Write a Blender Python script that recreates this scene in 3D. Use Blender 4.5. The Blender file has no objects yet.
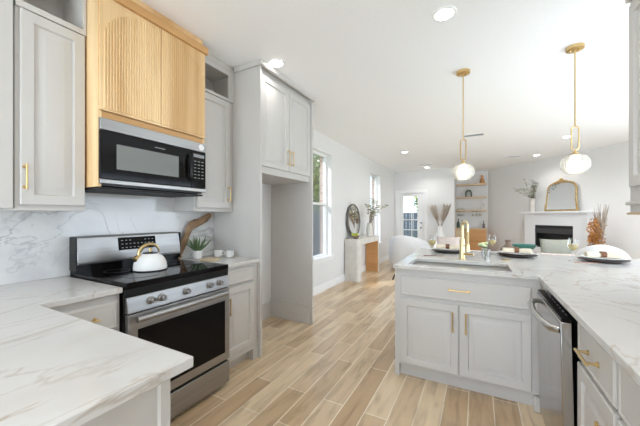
import bpy, bmesh, math, random
from mathutils import Vector, Matrix
random.seed(7)
C = bpy.context.scene
COL = C.collection
PI = math.pi

# ------------------------------------------------------------------ camera
cd = bpy.data.cameras.new('camera')
cam = bpy.data.objects.new('camera', cd)
COL.objects.link(cam)
cd.sensor_width = 36.0
cd.lens = 293.13 / 640 * 36.0
cd.shift_y = 3.4 / 640
cd.clip_start = 0.02
cam.location = (0, 0, 1.303)
cam.rotation_euler = (PI / 2, 0, math.radians(28.247))
C.camera = cam

# ------------------------------------------------------------------ world, sun, area lights, exposure
def build_world(strength=1.0):
    w = bpy.data.worlds.new('sky'); C.world = w
    w.use_nodes = True
    nt = w.node_tree; n = nt.nodes; l = nt.links
    n.clear()
    out = n.new('ShaderNodeOutputWorld'); bg = n.new('ShaderNodeBackground')
    tc = n.new('ShaderNodeTexCoord'); sp = n.new('ShaderNodeSeparateXYZ'); rp = n.new('ShaderNodeValToRGB')
    rp.color_ramp.elements[0].position = 0.0; rp.color_ramp.elements[0].color = (0.80, 0.90, 1.0, 1)
    rp.color_ramp.elements[1].position = 0.45; rp.color_ramp.elements[1].color = (0.42, 0.62, 1.0, 1)
    l.new(tc.outputs['Generated'], sp.inputs[0]); l.new(sp.outputs['Z'], rp.inputs[0])
    l.new(rp.outputs[0], bg.inputs['Color']); l.new(bg.outputs[0], out.inputs['Surface'])
    bg.inputs['Strength'].default_value = strength
build_world(2.2)

def lamp(name, kind, loc, energy, color=(1, 1, 1), direction=None, **kw):
    d = bpy.data.lights.new(name, kind); d.energy = energy; d.color = color
    for k, v in kw.items(): setattr(d, k, v)
    o = bpy.data.objects.new(name, d); COL.objects.link(o); o.location = loc
    if direction is not None:
        o.rotation_euler = Vector(direction).to_track_quat('-Z', 'Y').to_euler()
    return o
lamp('sun', 'SUN', (-8, -6, 9), 7.0, (1.0, 0.95, 0.88), (0.50, 0.64, -0.60), angle=math.radians(0.8))
# portals at the left windows, then added fill lamps in added unseen openings
for y in (4.43, 7.53):
    p = lamp('window_portal', 'AREA', (-2.50, y, 1.5), 1, (1, 1, 1), (1, 0, 0), shape='RECTANGLE', size=0.88, size_y=1.85)
    p.data.cycles.is_portal = True
lamp('patio_fill', 'AREA', (-0.6, -3.02, 1.2), 120, (0.80, 0.895, 1.0), (0, 1, 1.0), shape='RECTANGLE', size=2.2, size_y=2.0)
lamp('living_fill', 'AREA', (3.32, 4.4, 1.3), 80, (0.80, 0.895, 1.0), (-1, 0, 0.3), shape='RECTANGLE', size=3.0, size_y=2.0)
lamp('divider_fill', 'AREA', (2.15, 2.17, 1.3), 52, (0.80, 0.895, 1.0), (-0.12, 1, 0.15), shape='RECTANGLE', size=1.7, size_y=2.0)
C.cycles.diffuse_bounces = 8
C.cycles.max_bounces = 16
C.view_settings.view_transform = 'Standard'
C.view_settings.look = 'None'
C.view_settings.gamma = 1.0
C.view_settings.use_curve_mapping = False
C.view_settings.exposure = 0.17

# ------------------------------------------------------------------ materials
def mat(name, color, rough=0.5, metal=0.0, spec=0.5, emit=None, estr=0.0, trans=0.0, ior=1.45, alpha=1.0, sheen=0.0):
    m = bpy.data.materials.new(name); m.use_nodes = True
    b = m.node_tree.nodes['Principled BSDF']
    b.inputs['Base Color'].default_value = (*color, 1)
    b.inputs['Roughness'].default_value = rough
    b.inputs['Metallic'].default_value = metal
    b.inputs['Specular IOR Level'].default_value = spec
    b.inputs['Transmission Weight'].default_value = trans
    b.inputs['IOR'].default_value = ior
    b.inputs['Alpha'].default_value = alpha
    if emit:
        b.inputs['Emission Color'].default_value = (*emit, 1)
        b.inputs['Emission Strength'].default_value = estr
    return m
def P(m): return m.node_tree.nodes['Principled BSDF']
def N(m, t, **kw):
    n = m.node_tree.nodes.new(t)
    for k, v in kw.items(): setattr(n, k, v)
    return n
def LK(m, a, b): m.node_tree.links.new(a, b)
def ramp(m, stops):
    r = N(m, 'ShaderNodeValToRGB'); e = r.color_ramp.elements
    while len(e) < len(stops): e.new(0.5)
    for el, (p, c) in zip(e, stops): el.position = p; el.color = (*c, 1)
    return r
def noisy(m, c0, c1, scale=8, stretch=(1, 1, 1), detail=5, bump=0.0, p0=0.3, p1=0.7):
    tc = N(m, 'ShaderNodeTexCoord'); mp = N(m, 'ShaderNodeMapping'); nz = N(m, 'ShaderNodeTexNoise')
    mp.inputs['Scale'].default_value = stretch
    nz.inputs['Scale'].default_value = scale; nz.inputs['Detail'].default_value = detail
    LK(m, tc.outputs['Object'], mp.inputs[0]); LK(m, mp.outputs[0], nz.inputs['Vector'])
    r = ramp(m, [(p0, c0), (p1, c1)])
    LK(m, nz.outputs['Fac'], r.inputs[0]); LK(m, r.outputs[0], P(m).inputs['Base Color'])
    if bump:
        b = N(m, 'ShaderNodeBump'); b.inputs['Strength'].default_value = bump; b.inputs['Distance'].default_value = 0.01
        LK(m, nz.outputs['Fac'], b.inputs['Height']); LK(m, b.outputs[0], P(m).inputs['Normal'])
    return m
def marble(name, base, veins, rough):
    m = mat(name, base, rough)
    tc = N(m, 'ShaderNodeTexCoord')
    cur = None
    cloud = N(m, 'ShaderNodeTexNoise'); cloud.inputs['Scale'].default_value = 1.7; cloud.inputs['Detail'].default_value = 4
    LK(m, tc.outputs['Object'], cloud.inputs['Vector'])
    cr = ramp(m, [(0.35, tuple(c * 0.93 for c in base)), (0.65, base)])
    LK(m, cloud.outputs['Fac'], cr.inputs[0]); cur = cr.outputs[0]
    for (scale, dist, width, colr, amt, off, rot) in veins:
        mp = N(m, 'ShaderNodeMapping'); mp.inputs['Location'].default_value = off
        mp.inputs['Rotation'].default_value = rot; mp.inputs['Scale'].default_value = (1, 0.62, 1)
        nz = N(m, 'ShaderNodeTexNoise'); nz.inputs['Scale'].default_value = scale
        nz.inputs['Detail'].default_value = 7; nz.inputs['Roughness'].default_value = 0.55; nz.inputs['Distortion'].default_value = dist
        LK(m, tc.outputs['Object'], mp.inputs[0]); LK(m, mp.outputs[0], nz.inputs['Vector'])
        r = ramp(m, [(0.5 - width, (0, 0, 0)), (0.5, (1, 1, 1)), (0.5 + width, (0, 0, 0))])
        LK(m, nz.outputs['Fac'], r.inputs[0])
        br = N(m, 'ShaderNodeTexNoise'); br.inputs['Scale'].default_value = 2.3; br.inputs['Detail'].default_value = 2
        LK(m, mp.outputs[0], br.inputs['Vector'])
        rb = ramp(m, [(0.44, (0, 0, 0)), (0.60, (amt, amt, amt))]); LK(m, br.outputs['Fac'], rb.inputs[0])
        mu = N(m, 'ShaderNodeMath', operation='MULTIPLY'); LK(m, r.outputs[0], mu.inputs[0]); LK(m, rb.outputs[0], mu.inputs[1])
        mx = N(m, 'ShaderNodeMix', data_type='RGBA'); LK(m, mu.outputs[0], mx.inputs['Factor'])
        LK(m, cur, mx.inputs['A']); mx.inputs['B'].default_value = (*colr, 1)
        cur = mx.outputs['Result']
    LK(m, cur, P(m).inputs['Base Color'])
    return m
def wood(name, c0, c1, axis='Z', rough=0.45, scale=6.0):
    m = mat(name, c0, rough)
    st = {'X': (0.12, 1.6, 1.6), 'Y': (1.6, 0.12, 1.6), 'Z': (1.6, 1.6, 0.12)}[axis]
    return noisy(m, c0, c1, scale, st, 8, 0.05, 0.3, 0.72)
def floor_mat():
    m = mat('plank_tile', (0.6, 0.45, 0.3), 0.28, 0, 0.9)
    tc = N(m, 'ShaderNodeTexCoord'); mp = N(m, 'ShaderNodeMapping')
    mp.inputs['Rotation'].default_value = (0, 0, PI / 2)
    mp.inputs['Location'].default_value = (0.31, 0.378 - 0.152 * 0.0, 0)
    LK(m, tc.outputs['Object'], mp.inputs[0])
    # swap so that planks run along Y
    sx = N(m, 'ShaderNodeSeparateXYZ'); cb = N(m, 'ShaderNodeCombineXYZ')
    LK(m, tc.outputs['Object'], sx.inputs[0])
    ax = N(m, 'ShaderNodeMath', operation='ADD'); ax.inputs[1].default_value = 0.378 + 0.152 * 40
    LK(m, sx.outputs['X'], ax.inputs[0])
    ay = N(m, 'ShaderNodeMath', operation='ADD'); ay.inputs[1].default_value = 20.37
    LK(m, sx.outputs['Y'], ay.inputs[0])
    LK(m, ay.outputs[0], cb.inputs['X']); LK(m, ax.outputs[0], cb.inputs['Y'])
    bk = N(m, 'ShaderNodeTexBrick'); bk.offset = 0.37; bk.offset_frequency = 2; bk.squash_frequency = 1
    bk.inputs['Scale'].default_value = 1.0; bk.inputs['Brick Width'].default_value = 0.92; bk.inputs['Row Height'].default_value = 0.152
    bk.inputs['Mortar Size'].default_value = 0.0036; bk.inputs['Mortar Smooth'].default_value = 0.2
    bk.inputs['Color1'].default_value = (0.50, 0.335, 0.185, 1); bk.inputs['Color2'].default_value = (0.76, 0.605, 0.41, 1)
    bk.inputs['Mortar'].default_value = (0.86, 0.77, 0.62, 1)
    LK(m, cb.outputs[0], bk.inputs['Vector'])
    gm = N(m, 'ShaderNodeMapping'); gm.inputs['Scale'].default_value = (8, 1.2, 1)
    LK(m, tc.outputs['Object'], gm.inputs[0])
    nz = N(m, 'ShaderNodeTexNoise'); nz.inputs['Scale'].default_value = 2.4; nz.inputs['Detail'].default_value = 8; nz.inputs['Distortion'].default_value = 0.6
    LK(m, gm.outputs[0], nz.inputs['Vector'])
    gr = ramp(m, [(0.25, (0.66, 0.62, 0.58)), (0.5, (1.0, 1.0, 1.0)), (0.75, (1.10, 1.10, 1.10))]); LK(m, nz.outputs['Fac'], gr.inputs[0])
    mx = N(m, 'ShaderNodeMix', data_type='RGBA', blend_type='MULTIPLY'); mx.inputs['Factor'].default_value = 1.0
    LK(m, bk.outputs['Color'], mx.inputs['A']); LK(m, gr.outputs[0], mx.inputs['B'])
    LK(m, mx.outputs['Result'], P(m).inputs['Base Color'])
    bp = N(m, 'ShaderNodeBump'); bp.inputs['Strength'].default_value = 0.25; bp.inputs['Distance'].default_value = 0.002; bp.invert = True
    LK(m, bk.outputs['Fac'], bp.inputs['Height']); LK(m, bp.outputs[0], P(m).inputs['Normal'])
    return m
def brick_mat():
    m = mat('brick', (0.5, 0.3, 0.22), 0.9)
    tc = N(m, 'ShaderNodeTexCoord'); sx = N(m, 'ShaderNodeSeparateXYZ'); cb = N(m, 'ShaderNodeCombineXYZ')
    LK(m, tc.outputs['Object'], sx.inputs[0])
    ad = N(m, 'ShaderNodeMath', operation='ADD'); LK(m, sx.outputs['X'], ad.inputs[0]); LK(m, sx.outputs['Y'], ad.inputs[1])
    LK(m, ad.outputs[0], cb.inputs['X']); LK(m, sx.outputs['Z'], cb.inputs['Y'])
    bk = N(m, 'ShaderNodeTexBrick'); bk.inputs['Scale'].default_value = 1
    bk.inputs['Brick Width'].default_value = 0.2; bk.inputs['Row Height'].default_value = 0.075; bk.inputs['Mortar Size'].default_value = 0.008
    bk.inputs['Color1'].default_value = (0.28, 0.15, 0.10, 1); bk.inputs['Color2'].default_value = (0.40, 0.27, 0.20, 1)
    bk.inputs['Mortar'].default_value = (0.42, 0.38, 0.33, 1)
    LK(m, cb.outputs[0], bk.inputs['Vector']); LK(m, bk.outputs['Color'], P(m).inputs['Base Color'])
    return m
def glass_mat(name, tint=(1, 1, 1), refl=0.08, rough=0.0):
    m = bpy.data.materials.new(name); m.use_nodes = True
    nt = m.node_tree; nt.nodes.clear()
    o = nt.nodes.new('ShaderNodeOutputMaterial'); mx = nt.nodes.new('ShaderNodeMixShader')
    t = nt.nodes.new('ShaderNodeBsdfTransparent'); g = nt.nodes.new('ShaderNodeBsdfGlossy')
    t.inputs['Color'].default_value = (*tint, 1); g.inputs['Roughness'].default_value = rough
    lw = nt.nodes.new('ShaderNodeLayerWeight'); lw.inputs['Blend'].default_value = 0.25
    ma = nt.nodes.new('ShaderNodeMath'); ma.operation = 'MULTIPLY_ADD'; ma.inputs[1].default_value = 0.5; ma.inputs[2].default_value = refl
    nt.links.new(lw.outputs['Fresnel'], ma.inputs[0]); nt.links.new(ma.outputs[0], mx.inputs['Fac'])
    nt.links.new(t.outputs[0], mx.inputs[1]); nt.links.new(g.outputs[0], mx.inputs[2]); nt.links.new(mx.outputs[0], o.inputs['Surface'])
    return m

W = {}
W['wall'] = noisy(mat('wall_paint', (0.76, 0.755, 0.745), 0.75), (0.75, 0.745, 0.735), (0.77, 0.765, 0.755), 30, bump=0.02)
W['ceiling'] = noisy(mat('ceiling_paint', (0.93, 0.93, 0.93), 0.8), (0.92, 0.92, 0.92), (0.94, 0.94, 0.94), 40, bump=0.02)
W['trim'] = mat('white_trim', (0.86, 0.86, 0.855), 0.4)
W['cab'] = noisy(mat('greige_cabinet_paint', (0.59, 0.57, 0.545), 0.42), (0.585, 0.565, 0.54), (0.60, 0.58, 0.555), 6)
W['cabin'] = mat('cabinet_interior', (0.55, 0.54, 0.525), 0.6)
W['floor'] = floor_mat()
W['quartz'] = marble('gold_vein_quartz', (0.66, 0.645, 0.625), [
    (0.9, 0.6, 0.045, (0.56, 0.53, 0.49), 0.5, (7.7, 1.3, 2), (0, 0, 0.3)),
    (1.1, 1.1, 0.011, (0.40, 0.31, 0.21), 0.75, (0.35, 0.2, 0), (0, 0, -0.9)),
    (1.7, 1.4, 0.012, (0.40, 0.33, 0.26), 0.65, (4.1, 2.0, 1), (0, 0, -0.5))], 0.16)
W['splash'] = marble('grey_vein_marble', (0.80, 0.80, 0.80), [
    (0.9, 0.5, 0.07, (0.60, 0.60, 0.62), 0.8, (6.1, 5.6, 1.2), (0.4, 0, 0)),
    (1.5, 1.3, 0.018, (0.38, 0.39, 0.41), 0.75, (1.1, 0.6, 0.2), (-1.1, 0, 0)),
    (2.6, 1.4, 0.016, (0.42, 0.43, 0.45), 0.75, (3.1, 2.6, 4.2), (-0.8, 0, 0))], 0.12)
W['oak'] = wood('honey_oak', (0.58, 0.33, 0.13), (0.92, 0.68, 0.385), 'Z', 0.42, 4.5)
W['oakx'] = wood('oak_trim', (0.55, 0.30, 0.115), (0.68, 0.40, 0.17), 'Y', 0.42, 7)
W['shelf'] = wood('pale_shelf_oak', (0.58, 0.42, 0.26), (0.70, 0.54, 0.36), 'X', 0.5, 8)
W['caramel'] = wood('caramel_wood', (0.50, 0.24, 0.085), (0.62, 0.33, 0.13), 'X', 0.45, 6)
W['paleoak'] = wood('pale_oak', (0.62, 0.48, 0.30), (0.72, 0.58, 0.40), 'Z', 0.45, 6)  # trivet wood, also the bar door toned as if sunlit
W['steel'] = noisy(mat('brushed_steel', (0.38, 0.375, 0.37), 0.40, 1.0), (0.35, 0.345, 0.34), (0.41, 0.405, 0.40), 40, (1, 0.03, 1), 3)
W['steelv'] = noisy(mat('brushed_steel_door', (0.46, 0.445, 0.43), 0.22, 1.0), (0.42, 0.405, 0.39), (0.50, 0.485, 0.47), 40, (1, 1, 0.03), 3)
W['sinksteel'] = noisy(mat('sink_steel', (0.36, 0.355, 0.34), 0.33, 1.0), (0.33, 0.325, 0.31), (0.39, 0.385, 0.37), 40, (0.03, 1, 1), 3)
W['chrome'] = mat('polished_steel', (0.56, 0.55, 0.54), 0.24, 1.0)
W['black'] = mat('black_enamel', (0.010, 0.010, 0.010), 0.25, 0, 0.35)
W['blackglass'] = mat('black_glass', (0.007, 0.006, 0.006), 0.06, 0, 0.15)
W['mwglass'] = mat('microwave_window', (0.19, 0.20, 0.19), 0.12, 0, 0.6)
W['blackmatte'] = mat('black_matte', (0.02, 0.02, 0.02), 0.6)
W['display'] = mat('grey_marking', (0.30, 0.31, 0.32), 0.4)
W['ring'] = mat('burner_ring', (0.05, 0.05, 0.052), 0.3)
W['brass'] = mat('satin_brass', (0.68, 0.50, 0.24), 0.28, 1.0)
W['brasslight'] = mat('champagne_brass', (0.76, 0.62, 0.36), 0.30, 1.0)
W['gold'] = noisy(mat('gilded_frame', (0.50, 0.34, 0.14), 0.35, 0.8), (0.38, 0.25, 0.09), (0.62, 0.45, 0.22), 30, bump=0.2)
W['white'] = mat('white_ceramic', (0.86, 0.855, 0.84), 0.25)
W['whitepot'] = mat('white_pot', (0.84, 0.84, 0.83), 0.45)
W['whitepaint'] = mat('white_mantel_paint', (0.84, 0.85, 0.86), 0.45)
W['fabric'] = noisy(mat('white_boucle', (0.82, 0.82, 0.82), 0.95), (0.78, 0.78, 0.785), (0.86, 0.86, 0.86), 60, bump=0.5)
W['pink'] = noisy(mat('blush_linen', (0.66, 0.57, 0.52), 0.95), (0.62, 0.53, 0.48), (0.70, 0.61, 0.57), 60, bump=0.3)
W['sage'] = noisy(mat('sage_linen', (0.33, 0.335, 0.28), 0.95), (0.30, 0.305, 0.25), (0.36, 0.365, 0.31), 60, bump=0.3)
W['teal'] = mat('teal_glass_glaze', (0.07, 0.27, 0.235), 0.15)
W['green'] = noisy(mat('succulent_leaf', (0.10, 0.17, 0.07), 0.5), (0.06, 0.11, 0.045), (0.17, 0.26, 0.11), 25)
W['sagegreen'] = noisy(mat('eucalyptus_leaf', (0.34, 0.38, 0.31), 0.7), (0.26, 0.30, 0.23), (0.46, 0.49, 0.42), 12)
W['olive'] = noisy(mat('olive_leaf', (0.30, 0.32, 0.18), 0.7), (0.24, 0.26, 0.14), (0.45, 0.44, 0.28), 12)
W['stem'] = mat('brown_stem', (0.25, 0.17, 0.10), 0.8)
W['drift'] = noisy(mat('driftwood', (0.32, 0.20, 0.12), 0.8), (0.20, 0.115, 0.062), (0.46, 0.30, 0.18), 18, (1, 0.35, 1), 8, 0.6)
W['brownvase'] = mat('taupe_vase', (0.22, 0.15, 0.115), 0.35)
W['charger'] = mat('dark_walnut_charger', (0.055, 0.035, 0.03), 0.4)
W['napkin'] = noisy(mat('cream_napkin', (0.74, 0.66, 0.52), 0.9), (0.71, 0.63, 0.49), (0.77, 0.69, 0.55), 50, bump=0.3)
W['leather'] = mat('brown_leather', (0.20, 0.085, 0.04), 0.5)
W['copper'] = mat('copper', (0.36, 0.20, 0.15), 0.42, 1.0)
W['wine'] = mat('white_wine', (0.80, 0.68, 0.36), 0.1, trans=0.5, ior=1.33)
W['stone'] = noisy(mat('pale_travertine', (0.70, 0.67, 0.62), 0.6), (0.64, 0.61, 0.56), (0.74, 0.71, 0.66), 9, bump=0.1)
W['rust'] = noisy(mat('rust_dried_flower', (0.52, 0.22, 0.06), 0.9), (0.40, 0.15, 0.04), (0.66, 0.34, 0.11), 20)
W['drygrass'] = noisy(mat('dried_grass', (0.40, 0.33, 0.27), 0.95), (0.32, 0.26, 0.21), (0.52, 0.44, 0.36), 20)
W['pampas'] = noisy(mat('pampas_plume', (0.52, 0.44, 0.36), 0.95), (0.44, 0.36, 0.29), (0.64, 0.55, 0.46), 40)
W['wicker'] = noisy(mat('wicker', (0.42, 0.29, 0.17), 0.8), (0.32, 0.21, 0.12), (0.50, 0.36, 0.22), 30, bump=0.5)
W['darkframe'] = mat('charcoal_wood_frame', (0.16, 0.14, 0.13), 0.5)
W['mirror'] = mat('mirror_silver', (0.88, 0.89, 0.90), 0.02, 1.0)
W['glass'] = glass_mat('clear_glass', (0.97, 0.98, 0.98), 0.05)
W['pane'] = glass_mat('window_glass', (0.96, 0.98, 0.99), 0.03)
W['screen'] = glass_mat('insect_screen', (0.84, 0.87, 0.90), 0.02, 0.4)
W['vaseglass'] = glass_mat('pale_vase_glass', (0.82, 0.80, 0.74), 0.12)
W['globe'] = mat('ribbed_opal_glass', (0.60, 0.59, 0.55), 0.25, trans=0.5)
W['bulb'] = mat('glowing_bulb', (1, 1, 1), 0.4, emit=(1.0, 0.95, 0.85), estr=2.5)
W['can'] = mat('glowing_diffuser', (1, 1, 1), 0.5, emit=(1.0, 0.98, 0.94), estr=9.0)
W['cantrim'] = mat('can_trim', (0.88, 0.88, 0.87), 0.4)
W['brick'] = brick_mat()
W['slate'] = mat('slate_blue_boards', (0.055, 0.072, 0.092), 0.6)
W['grass'] = noisy(mat('lawn', (0.16, 0.22, 0.08), 0.95), (0.11, 0.16, 0.05), (0.22, 0.28, 0.11), 6)
W['leafg'] = noisy(mat('tree_leaf', (0.16, 0.26, 0.06), 0.8), (0.08, 0.15, 0.03), (0.45, 0.48, 0.10), 2.2)
W['bark'] = mat('bark', (0.16, 0.11, 0.08), 0.9)
W['leafy'] = mat('chartreuse_flower', (0.55, 0.60, 0.10), 0.8)
W['petal'] = mat('cream_petal', (0.66, 0.72, 0.42), 0.7)
W['concrete'] = mat('patio_concrete', (0.62, 0.60, 0.57), 0.9)
W['dark_green'] = mat('dark_green_glaze', (0.06, 0.09, 0.05), 0.35)

# ------------------------------------------------------------------ mesh helpers
class MB:
    def __init__(s): s.bm = bmesh.new()
    def box(s, x0, y0, z0, x1, y1, z1):
        v = [s.bm.verts.new(p) for p in ((x0, y0, z0), (x1, y0, z0), (x1, y1, z0), (x0, y1, z0), (x0, y0, z1), (x1, y0, z1), (x1, y1, z1), (x0, y1, z1))]
        for f in ((3, 2, 1, 0), (4, 5, 6, 7), (0, 1, 5, 4), (1, 2, 6, 5), (2, 3, 7, 6), (3, 0, 4, 7)):
            s.bm.faces.new([v[i] for i in f])
        return s
    def prism(s, pts, d):          # polygon (3-D points) extruded by vector d
        a = [s.bm.verts.new(p) for p in pts]; b = [s.bm.verts.new(Vector(p) + Vector(d)) for p in pts]
        n = len(a)
        s.bm.faces.new(a[::-1]); s.bm.faces.new(b)
        for i in range(n): s.bm.faces.new((a[i], a[(i + 1) % n], b[(i + 1) % n], b[i]))
        return s
    def rings(s, rs, cap0=True, cap1=True, closed=False):
        vs = [[s.bm.verts.new(p) for p in r] for r in rs]
        n = len(vs[0]); m = len(vs)
        for i in range(m if closed else m - 1):
            a, b = vs[i], vs[(i + 1) % m]
            for j in range(n):
                k = (j + 1) % n
                s.bm.faces.new((a[j], a[k], b[k], b[j]))
        if not closed:
            if cap0: s.bm.faces.new(vs[0][::-1])
            if cap1: s.bm.faces.new(vs[-1])
        return s
    def lathe(s, c, prof, seg=24, axis='Z', cap0=True, cap1=True, sx=1, sy=1, rib=0, ribs=0):
        rs = []
        for r, h in prof:
            ring = []
            for j in range(seg):
                a = 2 * PI * j / seg
                rr = r * (1 + (rib * math.cos(a * ribs) if ribs else 0))
                x, y = rr * math.cos(a) * sx, rr * math.sin(a) * sy
                p = {'Z': (x, y, h), 'X': (h, x, y), 'Y': (y, h, x)}[axis]
                ring.append((c[0] + p[0], c[1] + p[1], c[2] + p[2]))
            rs.append(ring)
        return s.rings(rs, cap0, cap1)
    def tube(s, pts, r, seg=8, closed=False, caps=True):
        pts = [Vector(p) for p in pts]; n = len(pts)
        rad = r if isinstance(r, (list, tuple)) else [r] * n
        rs = []; up = None
        for i, p in enumerate(pts):
            if closed: t = pts[(i + 1) % n] - pts[i - 1]
            else: t = pts[min(i + 1, n - 1)] - pts[max(i - 1, 0)]
            t.normalize()
            if up is None:
                up = Vector((0, 0, 1)) if abs(t.z) < 0.9 else Vector((1, 0, 0))
            u = (up - t * up.dot(t)).normalized(); w = t.cross(u); up = u
            rs.append([p + (u * math.cos(2 * PI * j / seg) + w * math.sin(2 * PI * j / seg)) * rad[i] for j in range(seg)])
        return s.rings(rs, caps, caps, closed)
    def cyl(s, p0, p1, r, seg=16): return s.tube([p0, p1], r, seg)
    def ball(s, c, rx, ry=None, rz=None, seg=14, nr=8):
        ry = ry or rx; rz = rz or rx
        rs = []
        for i in range(1, nr):
            ph = PI * i / nr
            rs.append([(c[0] + rx * math.sin(ph) * math.cos(2 * PI * j / seg), c[1] + ry * math.sin(ph) * math.sin(2 * PI * j / seg), c[2] - rz * math.cos(ph)) for j in range(seg)])
        return s.rings(rs)
    def panel(s, o, u, v, n, w, h, prof):
        """concentric rectangle rings on a board: prof = [(inset, height along n), ...]"""
        o, u, v, n = Vector(o), Vector(u), Vector(v), Vector(n)
        rs = []
        for i, d in prof:
            rs.append([o + u * a + v * b + n * d for a, b in ((i, i), (w - i, i), (w - i, h - i), (i, h - i))])
        return s.rings(rs)
    def leaf(s, p, d, nrm, ln, wd):
        p, d, nrm = Vector(p), Vector(d).normalized(), Vector(nrm)
        side = d.cross(nrm)
        if side.length < 1e-4: side = d.cross(Vector((1, 0.3, 0.2)))
        side.normalize()
        up = side.cross(d) * (wd * 0.15)
        q = [p, p + d * ln * 0.45 + side * wd * 0.5 - up, p + d * ln, p + d * ln * 0.45 - side * wd * 0.5 - up]
        a, b, c, e = [s.bm.verts.new(x) for x in q]
        s.bm.faces.new((a, b, c)); s.bm.faces.new((a, c, e))
        return s
    def build(s, name, m, parent=None, bevel=0.0, seg=2, sub=0, angle=38, flip=False):
        bmesh.ops.recalc_face_normals(s.bm, faces=s.bm.faces[:])
        me = bpy.data.meshes.new(name); s.bm.to_mesh(me); s.bm.free()
        me.materials.append(m)
        o = bpy.data.objects.new(name, me); COL.objects.link(o)
        if parent is not None:
            root = parent
            while root.parent: root = root.parent
            org = root['_org'] if '_org' in root else (0, 0, 0)
            me.transform(Matrix.Translation(-Vector(org)))
            o.parent = parent
        else:
            co = [v.co for v in me.vertices]
            org = Vector(((min(c.x for c in co) + max(c.x for c in co)) / 2, (min(c.y for c in co) + max(c.y for c in co)) / 2, min(c.z for c in co)))
            me.transform(Matrix.Translation(-org)); o.location = org; o['_org'] = tuple(org)
        for p in me.polygons: p.use_smooth = True
        me.set_sharp_from_angle(angle=math.radians(angle))
        if bevel:
            b = o.modifiers.new('bevel', 'BEVEL'); b.width = bevel; b.segments = seg; b.limit_method = 'ANGLE'; b.angle_limit = math.radians(40)
            b.harden_normals = False
        if sub:
            q = o.modifiers.new('sub', 'SUBSURF'); q.levels = sub; q.render_levels = sub
        return o

def thing(name, label, cat, loc, group=None):
    o = bpy.data.objects.new(name, None); COL.objects.link(o); o.location = loc
    o.empty_display_size = 0.1
    o['_org'] = tuple(loc); o['label'] = label; o['category'] = cat
    if group: o['group'] = group
    return o
def tag(o, label, cat, group=None):
    o['label'] = label; o['category'] = cat
    if group: o['group'] = group
    return o
def struct(o): o['kind'] = 'structure'; return o
def lab(o, label): o['label'] = label; return o
def kids(o): return [c for c in list(COL.objects) if c.parent == o]
def dup(o, loc, rotz=None, label=None, parent=None, scale=None):
    c = o.copy(); COL.objects.link(c)
    if parent is not None: c.parent = parent
    else:
        c.location = loc
        if rotz is not None: c.rotation_euler = (0, 0, rotz)
        if label: c['label'] = label
        if scale: c.scale = (scale,) * 3
    for k in kids(o): dup(k, None, parent=c)
    return c
def gridslab(M, A, B, filled, c0, c1, axes='XYZ'):
    """manifold slab over grid cells; axes maps (a, b, c)"""
    ix = {'X': 0, 'Y': 1, 'Z': 2}
    cache = {}
    def V(i, j, k):
        key = (i, j, k)
        if key not in cache:
            p = [0, 0, 0]; p[ix[axes[0]]] = A[i]; p[ix[axes[1]]] = B[j]; p[ix[axes[2]]] = (c0, c1)[k]
            cache[key] = M.bm.verts.new(p)
        return cache[key]
    na, nb = len(A) - 1, len(B) - 1
    F = lambda i, j: 0 <= i < na and 0 <= j < nb and filled((A[i] + A[i + 1]) / 2, (B[j] + B[j + 1]) / 2)
    for i in range(na):
        for j in range(nb):
            if not F(i, j): continue
            for k in (0, 1): M.bm.faces.new((V(i, j, k), V(i + 1, j, k), V(i + 1, j + 1, k), V(i, j + 1, k)))
            if not F(i - 1, j): M.bm.faces.new((V(i, j, 0), V(i, j + 1, 0), V(i, j + 1, 1), V(i, j, 1)))
            if not F(i + 1, j): M.bm.faces.new((V(i + 1, j, 0), V(i + 1, j + 1, 0), V(i + 1, j + 1, 1), V(i + 1, j, 1)))
            if not F(i, j - 1): M.bm.faces.new((V(i, j, 0), V(i + 1, j, 0), V(i + 1, j, 1), V(i, j, 1)))
            if not F(i, j + 1): M.bm.faces.new((V(i, j + 1, 0), V(i + 1, j + 1, 0), V(i + 1, j + 1, 1), V(i, j + 1, 1)))
    return M

DOOR = lambda t: [(0, 0), (0, t - 0.003), (0.003, t), (0.052, t), (0.058, t - 0.013), (0.064, t - 0.0135), (0.098, t + 0.0005), (0.101, t + 0.001)]
DRAWER = lambda t: [(0, 0), (0, t - 0.006), (0.006, t), (0.016, t), (0.018, t - 0.002), (0.020, t - 0.002)]
def front(kind, face, a0, a1, z0, z1, pos, parent, m=None, t=0.02, name=None):
    """cabinet front: face 'X+' looks along +X etc.; a0..a1 along the wall, pos = back plane"""
    M = MB(); prof = DOOR(t) if kind == 'door' else DRAWER(t)
    if face == 'X+': M.panel((pos, a0, z0), (0, 1, 0), (0, 0, 1), (1, 0, 0), a1 - a0, z1 - z0, prof)
    if face == 'X-': M.panel((pos, a0, z0), (0, 1, 0), (0, 0, 1), (-1, 0, 0), a1 - a0, z1 - z0, prof)
    if face == 'Y-': M.panel((a0, pos, z0), (1, 0, 0), (0, 0, 1), (0, -1, 0), a1 - a0, z1 - z0, prof)
    return M.build(name or kind, m or W['cab'], parent)
def pull(face, pos, a, z, length, vertical, parent, m=None, r=0.005, stand=0.03):
    """bar pull on two posts"""
    n = {'X+': Vector((1, 0, 0)), 'X-': Vector((-1, 0, 0)), 'Y-': Vector((0, -1, 0))}[face]
    al = Vector((0, 0, 1)) if vertical else (Vector((1, 0, 0)) if face == 'Y-' else Vector((0, 1, 0)))
    c = Vector((pos, a, z)) if face[0] == 'X' else Vector((a, pos, z))
    M = MB()
    e = al * length / 2
    M.tube([c - e + n * stand, c + e + n * stand], r, 10)
    for sg in (-1, 1):
        q = c + al * (sg * (length / 2 - 0.014))
        M.tube([q - n * 0.0015, q + n * stand], r * 0.85, 8)
        M.tube([q - n * 0.0015, q + n * 0.004], r * 1.8, 10)
    return lab(M.build('handle', m or W['brass'], parent), 'slim brass bar handle')

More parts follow.
